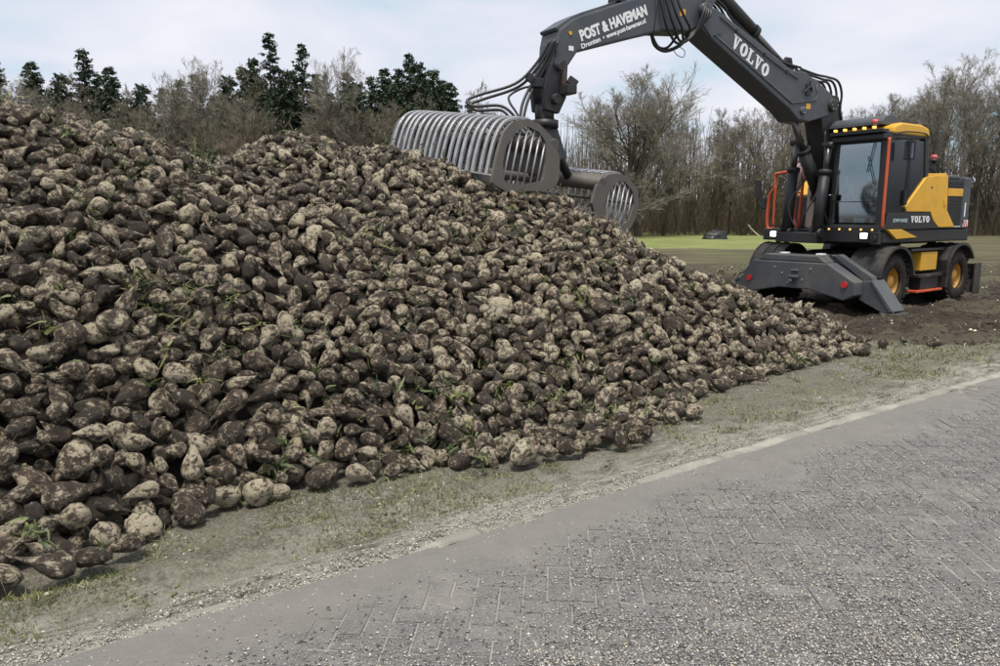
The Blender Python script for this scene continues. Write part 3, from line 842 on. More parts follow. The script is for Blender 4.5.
dr = np.repeat(nrm[pick], reps, 0) * .75 + rng.normal(0, .7, (nb_, 3)); dr /= np.linalg.norm(dr, axis=1)[:, None]
lp = np.array([(.055, .078, .024), (.10, .125, .04), (.17, .18, .06), (.04, .052, .02), (.14, .12, .06)])
lcx = lp[np.repeat(rng.choice(5, 430, p=[.34, .26, .12, .16, .12]), reps)] * (.7 + .6 * rng.random((nb_, 1)))
o = blades('leaf_scraps', bb, rng.uniform(.03, .105, nb_), rng.uniform(.005, .016, nb_), dr, lcx, .5)
tag(o, 'torn green leaves and weeds caught between the beets', 'leaves', kind='stuff')
# dry rootlets
pick = rng.choice(top, 900)
bb = np.stack([AX[pick], AY[pick], AZ[pick]], -1) + nrm[pick] * (AR[pick] * .8)[:, None]
dr = rng.normal(0, 1, (900, 3)); dr /= np.linalg.norm(dr, axis=1)[:, None]
lcx = np.array([(.10, .08, .055)]) * (.5 + rng.random((900, 1)))
o = blades('rootlets', bb, rng.uniform(.06, .2, 900), rng.uniform(.0012, .0035, 900), dr, lcx, .6)
tag(o, 'thin dry rootlets and straw strewn on the beet heap', 'rootlets', kind='stuff')

# thin grass on the verge
NG = 300000
gyv = 2.6 + 11 * rng.random(NG) ** 1.6
gxv = (rng.random(NG) * 1.55 - .75) * gyv
n_ = road_n(gxv, gyv)
dn_ = np.clip(vnoise(gxv, gyv, 1.1, 80) * 1.9 + vnoise(gxv, gyv, 5, 81) * 1.8 + vnoise(gxv, gyv, 13, 82) * 1.2 + .20, 0, 1) * sst(n_, 3.12, 3.55)
vgz, mdz, muz = ground_zones(gxv, gyv)
kp = (rng.random(NG) < dn_ * np.clip(vgz + .08, 0, 1)) & (heap_h(gxv, gyv) < .01)
gxv, gyv = gxv[kp], gyv[kp]; n = len(gxv)
gb = np.stack([gxv, gyv, ground_z(gxv, gyv) - .004], -1)
dr = rng.normal(0, .55, (n, 3)); dr[:, 2] = 1; dr /= np.linalg.norm(dr, axis=1)[:, None]
gp = np.array([(.12, .14, .042), (.20, .21, .075), (.08, .10, .03), (.33, .30, .18)])
gc = gp[rng.choice(4, n, p=[.34, .26, .25, .15])] * (.7 + .6 * rng.random((n, 1)))
o = blades('verge_grass', gb, rng.uniform(.014, .050, n) * (1 + .08 * np.clip(gyv - 4, 0, 8)), rng.uniform(.0014, .0036, n) * (1 + .22 * np.clip(gyv - 3.5, 0, 8)), dr, gc, .5, seg=2)
tag(o, 'thin trampled grass on the silt between heap and road', 'grass', kind='stuff')

# clods, beet crumbs and tops on the mud and the verge
NCl = 150000
yv = 3 + 22 * rng.random(NCl) ** 1.4
xv = (rng.random(NCl) * 1.5 - .7) * yv
vgz, mdz, muz = ground_zones(xv, yv); n_ = road_n(xv, yv)
kp = (n_ > 3.15) & (heap_h(xv, yv) < .01) & (rng.random(NCl) < (.55 * vgz * np.clip(.4 + 2 * vnoise(xv, yv, 2.5, 83), .15, 1) + .6 * muz)) & (xv > -2.3)
xv, yv, muz = xv[kp], yv[kp], muz[kp]; n = len(xv)
szv = (.004 + .016 * rng.random(n) ** 4) * (1 + 1.4 * muz)
colv = np.where((rng.random(n) < np.where(muz > .5, .03, .006))[:, None], (.62, .56, .44), np.where((muz > .5)[:, None], (.045, .035, .026), np.array([(.085, .076, .055), (.33, .315, .27), (.13, .135, .06), (.22, .20, .16)])[rng.choice(4, n, p=[.34, .22, .14, .3])])) * (.6 + .7 * rng.random((n, 1)))
o = scatter_chips('soil_clods', xv, yv, ground_z(xv, yv) + szv * .1, szv, colv, .8)
tag(o, 'dark soil clods and pale beet crumbs scattered over the ground', 'clods', kind='stuff')

# ------------------------------------------------------------------ the excavator (local: +x forward, +y its left, z up)
EX = empty('excavator', (7.15, 14.4, 0.0), R(216))
tag(EX, 'grey and yellow wheeled excavator with cab, boom and front stabilisers behind the heap', 'excavator')
UP = R(-3)                                              # the upper carriage is slewed a little
def upper(o): o.rotation_euler = (0, 0, UP); return o
def rotm(axis, ang, loc=(0, 0, 0)): return Matrix.Translation(loc) @ Matrix.Rotation(ang, 4, axis)

# --- undercarriage
m = MB()
m.prism([(-1.75, .55), (-1.75, .85), (-1.2, .98), (1.2, .98), (1.95, .86), (1.95, .55), (1.2, .48), (-1.2, .48)], -.42, .42)
m.box(-.62, .62, -.95, .95, .55, .90)
m.cyl((1.28, -.8, .5), (1.28, .8, .5), .13); m.cyl((-1.2, -.8, .5), (-1.2, .8, .5), .13)
m.build('chassis', M['muddyblack'], EX, .02)
MB().cyl((0, 0, .98), (0, 0, 1.14), .62, n=36).build('slewing_ring', M['black'], EX)
MB().box(-.45, .18, .95, 1.16, .62, .96).build('toolbox', M['yellow'], EX, .015)
m = MB().box(-.62, .35, .955, 1.22, .50, .56); m.box(-.6, -.55, .96, 1.0, .5, .95); m.box(.28, .33, .96, 1.0, .5, .95)
m.build('step', M['muddyblack'], EX, .008)
MB().box(-.58, .42, 1.0, 1.24, .235, .275).build('lower_step', M['orange'], EX, .008)
MB().box(-.66, .62, .80, 1.18, .985, 1.03).build('catwalk', M['black'], EX, .008)
MB().box(-.5, .2, .98, 1.19, 0.28, .50).build('battery_box', M['black'], EX, .01)

def tyre_mesh():
    m = MB(); T = Matrix.Rotation(R(-90), 4, 'X')
    prof = []
    for y0, y1 in ((.70, .96), (.985, 1.245)):
        w = y1 - y0
        p_ = [(.245, y0 + .03), (.26, y0 + .01), (.38, y0), (.455, y0 + .015), (.485, y0 + .05), (.488, y0 + .10), (.488, y1 - .10), (.485, y1 - .05), (.455, y1 - .015), (.38, y1), (.26, y1 - .01), (.245, y1 - .03)]
        m.lathe([(r, a - .97) for r, a in p_], T, 40, True)
        for k in range(26):
            a = 2 * math.pi * k / 26
            for sd in (-1, 1):
                Mx = Matrix.Rotation(a + sd * .06, 4, 'Y') @ Matrix.Translation((0, (y0 + y1) / 2 - .97 + sd * w * .26, .487)) @ Matrix.Rotation(sd * R(28), 4, 'Z')
                m.box(-.028, .028, -w * .24, w * .24, -.01, .022, Mx)
    return m
def rim_mesh(side):
    m = MB(); T = Matrix.Rotation(R(-90), 4, 'X')
    m.lathe([(.252, .262), (.258, .235), (.245, .215), (.22, .19), (.205, .06), (.18, .045), (.15, .07), (.12, .10), (.115, .20), (.09, .215), (.0, .215)], T, 32)
    m.lathe([(.292, -.26), (.26, -.2), (.2, -.12), (.0, -.1)], T, 24)
    for k in range(10):
        a = 2 * math.pi * k / 10
        m.cyl((.17 * math.cos(a), .05, .17 * math.sin(a)), (.17 * math.cos(a), .095, .17 * math.sin(a)), .014, n=6)
    return m
for wx_, wy_ in ((1.28, .97), (-1.2, .97), (1.28, -.97), (-1.2, -.97)):
    o = tyre_mesh().build('wheel', M['rubber'], EX); o.location = (wx_, wy_, .475)
    if wy_ < 0: o.rotation_euler = (0, 0, math.pi)
    rim_mesh(1).build('rim', M['rim'], o)
def mudguard(x0, yc, a0=8, a1=172, r=.60):
    n = 14; pts = [(x0 + r * math.cos(R(a0 + (a1 - a0) * i / n)), .50 + r * math.sin(R(a0 + (a1 - a0) * i / n))) for i in range(n + 1)]
    inn = [(x0 + (r - .035) * math.cos(R(a0 + (a1 - a0) * i / n)), .50 + (r - .035) * math.sin(R(a0 + (a1 - a0) * i / n))) for i in range(n, -1, -1)]
    m = MB(); poly = pts + inn
    m.prism(poly, yc - .29, yc + .29)
    s_ = 1 if yc > 0 else -1
    # outer lip and ribs
    lip = [(x0 + (r + .012) * math.cos(R(a0 + (a1 - a0) * i / n)), .50 + (r + .012) * math.sin(R(a0 + (a1 - a0) * i / n))) for i in range(n + 1)] + [(x0 + (r - .035) * math.cos(R(a0 + (a1 - a0) * i / n)), .50 + (r - .035) * math.sin(R(a0 + (a1 - a0) * i / n))) for i in range(n, -1, -1)]
    m.prism(lip, yc + s_ * .29, yc + s_ * .325)
    for q in (-.12, .06):
        rb = [(x0 + (r + .012) * math.cos(R(a0 + (a1 - a0) * i / n)), .50 + (r + .012) * math.sin(R(a0 + (a1 - a0) * i / n))) for i in range(n + 1)] + pts[::-1]
        m.prism(rb, yc + q, yc + q + .03)
    return m
mudguard(1.28, .97).build('mudguard', M['muddyblack'], EX); mudguard(1.28, -.97).build('mudguard', M['muddyblack'], EX)
for s_ in (1, -1):
    m = mudguard(-1.2, s_ * .97, 6, 150, .60)
    m.prism([(-.62, .28), (-.60, .80), (-.72, 1.02), (-.86, 1.06), (-.86, .95), (-.70, .75), (-.70, .28)], s_ * .70, s_ * 1.27)
    m.build('mudguard', M['muddyblack'], EX)
# --- front stabilisers: housing, two legs, two feet
m = MB()
m.prism([(-1.16, .50), (-.86, .81), (.60, .81), (1.10, .52), (1.12, .30), (.92, .20), (.30, .34), (-.30, .34), (-.98, .20), (-1.20, .30)], 2.02, 2.34, 'x')
m.prism([(-.80, .815), (.54, .815), (.40, .93), (-.66, .93)], 1.55, 2.30, 'x')
m.box(1.4, 2.1, -.4, .4, .5, .82)
m.box(2.34, 2.40, -.09, .09, .52, .58); m.box(2.34, 2.39, -.07, .07, .64, .68)
m.cyl((2.30, -.05, .47), (2.42, -.05, .47), .035)
hb = m.build('stabiliser_housing', M['muddy'], EX, .018)
for y_ in (-.93, .93):
    MB().cyl((2.335, y_, .47), (2.365, y_, .47), .055, n=20).build('reflector', M['red'], hb)
for y_, z_ in ((-.25, .60), (.05, .66), (-.12, .44), (.15, .50), (.3, .7), (-.4, .7)):
    MB().cyl((2.335, y_, z_), (2.352, y_, z_), .018, n=10).build('bolt', M['steel'], hb)
for y_ in (-.35, .35):
    MB().box(2.06, 2.2, y_ - .06, y_ + .06, .935, .965).build('marker_lamp', M['white'], hb, .006)
for s_ in (1, -1):
    m = MB()
    m.prism([(s_ * .50, .93), (s_ * .62, .96), (s_ * 1.22, .60), (s_ * 1.32, .40), (s_ * 1.20, .32), (s_ * 1.05, .54)], 1.86, 2.01, 'x')
    lg = m.build('stabiliser_leg', M['muddy'], EX, .012)
    m = MB()
    m.prism([(s_ * 1.10, .53), (s_ * 1.26, .55), (s_ * 1.64, .06), (s_ * 1.48, .03), (s_ * 1.06, .22)], 2.03, 2.10, 'x')
    m.prism([(s_ * 1.24, .54), (s_ * 1.28, .56), (s_ * 1.66, .07), (s_ * 1.60, .05)], 1.72, 2.12, 'x')
    m.prism([(s_ * 1.10, .53), (s_ * 1.26, .55), (s_ * 1.64, .06), (s_ * 1.48, .03), (s_ * 1.06, .22)], 1.74, 1.80, 'x')
    m.box(1.70, 2.13, min(s_ * 1.44, s_ * 1.72), max(s_ * 1.44, s_ * 1.72), -.01, .035)
    m.build('foot', M['muddy'], lg, .008)
    MB().cyl((1.95, s_ * .40, .90), (1.95, s_ * .95, .66), .05).build('cylinder', M['black'], lg)
# dozer blade behind
m = MB()
m.prism([(-1.95, .10), (-2.08, .12), (-2.16, .35), (-2.10, .62), (-1.97, .68), (-2.04, .36)], -1.24, 1.24)
m.box(-2.0, -1.6, -.5, -.3, .3, .55); m.box(-2.0, -1.6, .3, .5, .3, .55)
m.box(-2.14, -1.86, 1.245, 1.28, .08, .70)
m.build('dozer_blade', M['muddyblack'], EX, .012)

# --- upper carriage
m = MB()
m.box(-1.45, 1.52, -1.22, 1.20, 1.15, 1.37)
m.prism([(-1.1, 1.10), (1.2, 1.10), (1.2, 1.15), (-1.1, 1.15)], -.8, .8)
upper(m.build('deck', M['black'], EX, .02))
# counterweight and engine bay
m = MB()
def rr_poly(x0, x1, y, r, n=5):
    """plan outline with rounded rear corners"""
    pts = [(x1, y), (x1, -y)]
    for i in range(n + 1): a = R(-90 - 90 * i / n); pts.append((x0 + r + r * math.cos(a), -y + r + r * math.sin(a)))
    for i in range(n + 1): a = R(180 - 90 * i / n); pts.append((x0 + r + r * math.cos(a), y - r + r * math.sin(a)))
    return pts
m.prism(rr_poly(-1.50, -1.08, 1.22, .22), 1.38, 2.33, 'z')
m.prism(rr_poly(-1.46, -1.0, 1.18, .2), 1.25, 1.378, 'z')
upper(m.build('counterweight', M['grey'], EX, .03))
upper(MB().box(-1.079, .10, -1.16, 1.16, 1.371, 2.28).build('engine_bay', M['black'], EX, .02))
m = MB(); m.box(-1.10, -.50, -.9, 1.12, 2.282, 2.37); m.box(-.9, -.6, -.6, .2, 2.37, 2.44)
upper(m.build('engine_cover', M['grey'], EX, .03))
gr = upper(MB().box(-1.075, -.50, 1.161, 1.195, 1.43, 2.275).build('grille', M['black'], EX, .01))
for i in range(14):
    z_ = 1.50 + i * .055
    if 1.93 < z_ < 2.15: continue
    MB().box(-1.06, -.52, 1.196, 1.212, z_, z_ + .022).build('slat', M['black'], gr)
MB().box(-1.06, -.52, 1.196, 1.218, 1.975, 2.115).build('yellow_band', M['yellow'], gr, .008)
MB().box(-1.07, -.85, 1.20, 1.216, 1.41, 1.425).build('trim', M['white'], gr)
# warning stripe board and vertical mark at the rear corner
for i in range(3):
    MB().box(-1.20 - .05 * i, -1.155 - .05 * i, 1.222, 1.228, 1.42, 1.53).build('warning_stripe', M['red'] if i % 2 == 0 else M['white'], upper(EX) and gr) if False else None
ws = upper(MB().box(-1.32, -1.15, 1.221, 1.229, 1.41, 1.54).build('warning_board', M['white'], EX))
for i in range(2): MB().prism([(-1.30 + .08 * i, 1.412), (-1.26 + .08 * i, 1.412), (-1.20 + .08 * i, 1.538), (-1.24 + .08 * i, 1.538)], 1.2295, 1.232).build('stripe', M['red'], ws)
upper(MB().box(-1.19, -1.15, 1.222, 1.227, 1.60, 1.86).build('decal', M['white'], EX))
# yellow side panel, split by seams
ys = []
pA = [(.92, 1.78), (.32, 2.30), (.32, 1.69), (.88, 1.69)]
pB = [(.312, 2.305), (-.06, 2.335), (-.06, 1.52), (.08, 1.69), (.312, 1.69)]
pC = [(-.068, 2.335), (-.43, 2.34), (-.50, 1.72), (-.83, 1.41), (-.25, 1.41), (-.068, 1.52)]
for pp in (pA, pB, pC):
    o = upper(MB().prism(pp, 1.17, 1.232).build('side_panel', M['yellow'], EX, .008)); ys.append(o)
MB().box(-.42, -.34, 1.233, 1.245, 1.80, 1.92).build('latch', M['yellow'], ys[2], .005)
MB().cyl((.12, 1.232, 2.12), (.12, 1.24, 2.12), .02, n=10).build('lock', M['black'], ys[1])
upper(MB().prism([(1.46, 1.66), (.87, 1.68), (.07, 1.68), (-.06, 1.505), (-.26, 1.395), (1.52, 1.395)], 1.165, 1.226).build('lower_panel', M['black'], EX, .006))
upper(MB().prism([(1.48, 1.385), (1.02, 1.385), (.50, 1.24), (1.18, 1.22)], 1.20, 1.26).build('cab_corner_cover', M['yellow'], EX, .008))
upper(MB().prism([(.32, 2.31), (.25, 2.36), (-.45, 2.385), (-.45, 2.335)], .95, 1.20).build('hood_edge', M['yellow'], EX, .01))
# right-hand tank with yellow shoulder
upper(MB().box(.02, .75, -1.15, -.42, 1.372, 2.02).build('fuel_tank', M['black'], EX, .04))
upper(MB().prism([(.05, 2.025), (.70, 2.025), (.45, 2.30), (.05, 2.36)], -1.10, -.33).build('tank_cover', M['yellow'], EX, .02))
upper(MB().box(.76, 1.05, -.36, -.24, 1.40, 2.30).build('grey_duct', M['skyblue'], EX, .02)) if False else None

# --- cab
CABX = 1.62
m = MB()
Y0, Y1 = .27, 1.22
def post(a, b, w=.05):
    a = Vector(a); b = Vector(b)
    m.add([a + Vector((dx, dy, 0)) for dx in (-w, w) for dy in (-w, w)] + [b + Vector((dx, dy, 0)) for dx in (-w, w) for dy in (-w, w)],
          [(0, 1, 3, 2), (4, 6, 7, 5), (0, 4, 5, 1), (2, 3, 7, 6), (0, 2, 6, 4), (1, 5, 7, 3)])
post((CABX, Y0 + .04, 1.45), (CABX - .02, Y0 + .06, 2.98), .045); post((CABX, Y1 - .05, 1.45), (CABX - .02, Y1 - .06, 2.98), .045)
post((.14, Y1 - .05, 1.4), (.40, Y1 - .06, 2.98), .055); post((.14, Y0 + .05, 1.4), (.40, Y0 + .06, 2.98), .055)
post((.88, Y1 - .035, 1.66), (.86, Y1 - .045, 2.96), .03)
m.prism([(CABX + .045, 2.86), (CABX + .02, 3.01), (.36, 3.05), (.36, 2.95)], Y0, Y1)
m.box(.1, CABX + .05, Y0, Y1, 1.372, 1.47)
m.box(.10, .16, Y0, Y1, 1.47, 2.30)
m.box(CABX, CABX + .10, Y0 - .03, Y1 + .01, 1.16, 1.44)
m.box(CABX + .02, CABX + .11, Y0, Y1, 2.88, 2.97)
cab = upper(m.build('cab', M['black'], EX, .018))
# roof: yellow cap, grey hatch, lamp bar
m = MB(); m.prism([(1.50, 3.02), (1.48, 3.10), (1.25, 3.17), (.62, 3.17), (.40, 3.12), (.33, 3.0), (.40, 2.98), (1.50, 2.98)], Y0 + .02, Y1 + .02)
MB.build(m, 'roof', M['yellow'], cab, .03)
m = MB(); n = 10
m.prism([(1.28 - .30 * math.cos(math.pi * i / n), 3.14 + .17 * math.sin(math.pi * i / n)) for i in range(n + 1)], Y0 - .22, Y1 - .16)
m.build('roof_hatch', M['grey'], cab, .01)
MB().box(CABX - .05, CABX + .14, Y0 - .04, Y1 - .02, 2.99, 3.05).build('visor', M['black'], cab, .01)
for i in range(5):
    y_ = Y0 + .06 + i * .175
    MB().box(CABX + .08, CABX + .15, y_ - .022, y_ + .022, 3.058, 3.10).build('roof_lamp', M['amber'], cab, .01)
    y_ = Y0 + .06 + i * .20
    MB().cyl((CABX + .10, y_, 1.385), (CABX + .115, y_, 1.385), .017, n=12).build('amber_lamp', M['amber'], cab)
# glazing
G = .012
ws_ = MB().prism([(Y0 + .10, 1.50), (Y1 - .10, 1.50), (Y1 - .08, 1.56), (Y1 - .11, 2.84), (Y0 + .12, 2.84), (Y0 + .08, 1.56)], CABX + .012, CABX + .012 + G, 'x').build('windscreen', M['clear'], cab)
MB().box(CABX + .026, CABX + .036, Y0 + .09, Y1 - .09, 1.855, 1.868).build('glazing_bar', M['black'], ws_)
m = MB(); m.cyl((CABX + .05, Y1 - .2, 2.86), (CABX + .05, Y1 - .30, 2.35), .008, n=6); m.cyl((CABX + .05, Y1 - .30, 2.62), (CABX + .05, Y1 - .16, 2.15), .007, n=6)
m.build('wiper', M['black'], cab)
dg = MB().prism([(CABX - .06, 1.50), (CABX - .06, 2.92), (.90, 2.93), (.90, 1.72), (1.42, 1.50)], Y1 - .035, Y1 - .035 + G).build('door_glass', M['glass'], cab)
MB().prism([(.82, 2.92), (.43, 2.90), (.30, 2.34), (.82, 1.90)], Y1 - .035, Y1 - .035 + G).build('side_window', M['glass'], cab)
MB().prism([(CABX - .06, 1.50), (CABX - .06, 2.92), (.45, 2.92), (.25, 1.6)], Y0 + .03, Y0 + .03 + G).build('side_window', M['glass'], cab)
MB().box(.27, .282, Y0 + .1, Y1 - .1, 2.32, 2.9).build('rear_window', M['glass'], cab)
m = MB(); m.box(.95, .99, Y1 - .02, Y1 + .02, 1.80, 2.05); m.build('door_handle', M['black'], cab, .005)
m = MB(); m.tube([(CABX + .03, Y1 + .035, 1.42), (CABX + .05, Y1 + .045, 1.7), (CABX + .03, Y1 + .035, 2.55), (CABX + .02, Y1 + .03, 2.90)], .026, 8)
m.build('grab_handle', M['orange'], cab)
# mirrors
m = MB(); m.box(1.20, 1.235, Y1 + .07, Y1 + .25, 2.55, 2.86); m.tube([(1.35, Y1, 2.9), (1.3, Y1 + .10, 2.92), (1.22, Y1 + .14, 2.84)], .012, 6)
mi = m.build('mirror', M['black'], cab, .015)
MB().box(1.2355, 1.238, Y1 + .085, Y1 + .235, 2.57, 2.84).build('mirror_glass', M['mirror'], mi)
m = MB(); m.box(CABX + .02, CABX + .07, Y0 - .16, Y0 - .06, 1.90, 2.04); m.tube([(CABX, Y0, 1.98), (CABX + .04, Y0 - .06, 1.98)], .012, 6); m.build('mirror', M['mirror'], cab, .01)
m = MB(); m.box(CABX + .08, CABX + .12, Y0 + .06, Y0 + .14, 1.88, 1.99); m.build('camera_pod', M['black'], cab, .01)
# inside: seat, console, screens
m = MB(); m.box(.55, 1.0, .52, .98, 1.60, 1.78); m.prism([(.50, 1.75), (.66, 1.75), (.52, 2.45), (.40, 2.45)], .54, .96); m.prism([(.42, 2.46), (.53, 2.46), (.50, 2.68), (.42, 2.68)], .63, .87)
m.box(.6, 1.05, .42, .51, 1.75, 1.95); m.box(.6, 1.05, .99, 1.08, 1.75, 1.95)
m.build('driver_seat', M['seat'], cab, .03)
m = MB(); m.cyl((1.42, .75, 1.47), (1.25, .75, 1.95), .035); T = Matrix.Translation((1.24, .75, 1.97)) @ Matrix.Rotation(R(-25), 4, 'Y')
m.lathe([(.17 + .016 * math.cos(a), .016 * math.sin(a)) for a in [2 * math.pi * i / 8 for i in range(8)]], T, 24, True); m.box(-.16, .16, -.015, .015, -.01, .01, T)
m.build('steering_wheel', M['black'], cab)
MB().box(1.25, 1.29, .34, .46, 1.98, 2.18).build('screen', M['skyblue'], cab, .01)
MB().box(1.50, 1.58, .68, .88, 1.50, 1.58).build('papers', M['white'], cab, .01)
for y_ in (.42, .98): MB().box(1.52, 1.58, y_, y_ + .05, 1.50, 1.57).build('bracket', M['white'], cab, .006)
MB().box(1.48, 1.5, .43, .48, 2.15, 2.32).build('air_freshener', M['cream'], cab, .004)
MB().box(1.44, 1.47, .56, .66, 2.07, 2.11).build('red_tag', M['red'], cab)
# work lamps
def work_lamp(x, y, z, nm='work_lamp'):
    h = upper(MB().box(x - .05, x, y - .07, y + .07, z - .055, z + .055).build(nm, M['black'], EX, .015))
    MB().box(x + .001, x + .012, y - .058, y + .058, z - .045, z + .045).build('lens', M['lamp'], h, .004)
work_lamp(CABX + .155, 1.02, 1.285); work_lamp(1.585, -.93, 1.27)
m = MB(); m.box(CABX + .10, CABX + .2, 1.16, 1.30, 1.14, 1.34); m.cyl((CABX + .2, 1.23, 1.24), (CABX + .23, 1.23, 1.24), .05); upper(m.build('unlit_lamp', M['black'], EX, .01))
# beacons
def beacon(x, y, z, h=.0):
    m = MB(); m.cyl((x, y, z - h), (x, y, z), .03 if h else .05); m.cyl((x, y, z), (x, y, z + .05), .065)
    b_ = upper(m.build('beacon', M['black'], EX)); MB().cyl((x, y, z + .05), (x, y, z + .13), .06, .05).build('lens', M['redlens'], b_)
beacon(1.55, .93, 3.10); beacon(-.72, .80, 2.62, .26)
m = MB(); m.cyl((.36, 1.1, 3.05), (.34, 1.12, 3.2), .012, n=6); m.box(.30, .38, 1.08, 1.15, 3.12, 3.2); upper(m.build('rear_camera', M['black'], EX))
upper(MB().tube([(.15, .9, 2.3), (.05, .9, 2.75), (-.1, .9, 2.7), (-.3, .9, 2.33)], .016, 6).build('rear_rail', M['orange'], EX))
# right-hand platform with rails
upper(MB().box(.3, 1.37, -1.28, -.50, 1.16, 1.36).build('platform', M['black'], EX, .015)) 
m = MB(); x_ = 1.32
m.tube([(x_, -1.12, 1.38), (x_, -1.28, 1.40), (x_, -1.28, 1.95), (x_, -1.16, 2.18), (x_, -1.16, 2.40), (x_, -1.05, 2.44), (x_, -.62, 2.46)], .028, 8)
m.tube([(x_, -1.14, 1.40), (x_, -1.15, 1.9), (x_, -1.14, 2.2)], .022, 8)
upper(m.build('handrail', M['orange'], EX))
m = MB(); m.tube([(x_ - .1, -.64, 1.36), (x_ - .1, -.62, 2.0), (x_ - .1, -.60, 2.46)], .03, 8); m.tube([(x_ - .1, -.76, 1.36), (x_ - .1, -.75, 1.9), (x_ - .1, -.74, 2.42)], .022, 8); m.tube([(x_ - .1, -.76, 2.05), (x_ - .1, -.62, 2.05)], .02, 6)
upper(m.build('handrail', M['orange'], EX))
upper(MB().add([(x_, -.80, 1.375), (x_, -.58, 1.375), (x_ - .1, -.69, 1.375), (x_ - .03, -.69, 1.56)], [(0, 1, 2), (0, 1, 3), (1, 2, 3), (2, 0, 3)]).build('warning_cone', M['orange'], EX))
m = MB(); m.box(1.30, 1.36, -1.60, -1.47, 1.98, 2.32); m.tube([(1.3, -1.28, 1.75), (1.32, -1.45, 1.80), (1.32, -1.53, 2.0)], .012, 6); upper(m.build('mirror', M['black'], EX, .02))
m = MB(); m.box(1.30, 1.36, -1.44, -1.32, 1.75, 1.98); upper(m.build('mirror', M['black'], EX, .02))
m = MB(); m.box(1.28, 1.34, -.83, -.73, 1.95, 2.08); m.tube([(1.3, -.78, 2.0), (1.25, -.9, 2.25), (1.2, -1.14, 2.4)], .008, 6); upper(m.build('mirror', M['mirror'], EX, .012))
# pale cloth bundle tied to the rail
bm = bmesh.new(); bmesh.ops.create_icosphere(bm, subdivisions=3, radius=1)
for v in bm.verts:
    q = v.co; k = 1 + .25 * math.sin(q.z * 5 + q.x * 4) * math.cos(q.y * 6 + 1)
    v.co = Vector((q.x * .06 * k, q.y * .085 * k * (1.1 - .4 * q.z), q.z * .17 * k))
me = bpy.data.meshes.new('cloth_bundle'); bm.to_mesh(me); bm.free(); me.polygons.foreach_set('use_smooth', [True] * len(me.polygons))
cb_ = link('cloth_bundle', me, M['pink']); 
Mw = Matrix.Translation((7.15, 14.4, 0)) @ Matrix.Rotation(R(213), 4, 'Z')
cb_.location = Mw @ Vector((1.30, -.66, 2.42)); cb_.rotation_euler = (0, .2, R(213))
tag(cb_, 'pale pink crumpled cloth hung on the orange rail of the excavator', 'cloth')
upper(MB().box(.98, 1.1, -.60, -.42, 1.37, 2.18).build('filter_housing', M['cream'], EX, .04))

# --- lower boom, upper boom, stick
BY0, BY1 = -.30, .12
m = MB(); m.prism([(1.86, 3.46), (1.62, 3.74), (1.34, 3.74), (1.18, 3.42), (.72, 2.25), (.12, 1.80), (.15, 1.42), (.70, 1.40), (1.25, 1.85), (1.60, 2.7)], BY0 + .03, BY1 - .03)
m.cyl((1.58, BY0 - .06, 3.55), (1.58, BY1 + .06, 3.55), .12, n=20); m.cyl((.4, -.5, 1.6), (.4, .25, 1.6), .11)
m.box(.05, .7, -.46, -.34, 1.37, 1.85); m.box(.05, .7, .14, .24, 1.37, 1.85)
upper(m.build('lower_boom', M['black'], EX, .025))
m = MB()
m.prism([(5.06, 4.46), (5.05, 4.62), (4.92, 4.74), (4.66, 4.74), (2.78, 4.04), (2.40, 4.04), (2.02, 3.92), (1.62, 3.76), (1.44, 3.56), (1.50, 3.42), (1.75, 3.34), (2.22, 3.22), (2.50, 3.24), (2.76, 3.40), (4.78, 4.30)], BY0, BY1)
m.cyl((2.42, BY0 - .04, 3.40), (2.42, BY1 + .04, 3.40), .07, n=18); m.cyl((4.97, BY0 - .09, 4.66), (4.97, BY1 + .09, 4.66), .11, n=20)
ub = upper(m.build('upper_boom', M['grey'], EX, .025))
# raised welded edges of the boom face
m = MB(); m.tube([(4.72, BY1 + .004, 4.36), (2.72, BY1 + .004, 3.50), (2.07, BY1 + .004, 3.60), (2.03, BY1 + .004, 3.72), (2.08, BY1 + .004, 3.86)], .014, 6, spline=False); m.build('weld_edge', M['grey'], ub)
m = MB(); m.prism([(4.98, 4.46), (4.62, 4.52), (4.55, 4.40), (4.78, 4.31)], BY1 + .001, BY1 + .02); m.build('reinforcing_plate', M['grey'], ub, .004)
SY0, SY1 = -.27, .13
m = MB()
m.prism([(7.72, 3.88), (7.68, 4.05), (7.46, 4.21), (7.28, 4.29), (6.24, 4.68), (5.45, 4.97), (4.95, 5.18), (4.66, 5.24), (4.55, 5.08), (4.80, 4.66), (5.02, 4.44), (5.22, 4.33), (5.79, 4.27), (6.04, 4.20), (7.36, 3.80), (7.50, 3.62), (7.64, 3.48), (7.74, 3.60)], SY0, SY1)
st = upper(m.build('stick', M['grey'], EX, .03))
m = MB(); m.prism([(7.33, 4.255), (7.70, 4.03), (7.73, 4.07), (7.47, 4.235), (7.30, 4.315), (6.86, 4.48), (6.84, 4.43)], SY0 + .02, SY1 - .02); m.build('nose_cover', M['grey'], st, .01)
m = MB(); m.tube([(7.0, .0, 4.40), (6.4, -.02, 4.64), (5.6, -.02, 4.96), (5.1, 0, 5.2)], .025, 6); m.tube([(7.0, -.1, 4.40), (6.4, -.12, 4.64), (5.6, -.1, 5.0), (5.1, -.1, 5.22)], .025, 6); m.box(6.45, 6.6, -.16, .06, 4.58, 4.70); m.box(5.9, 6.05, -.16, .06, 4.78, 4.90)
m.build('pipe', M['black'], st)
MB().cyl((7.50, SY1 + .001, 4.02), (7.50, SY1 + .012, 4.02), .026, n=12).build('grease_cap', M['amber'] if False else M['yellow'], st)
MB().tube([(5.98, SY1 + .002, 4.22), (5.92, SY1 + .002, 4.79)], .006, 5).build('seam', M['black'], st)
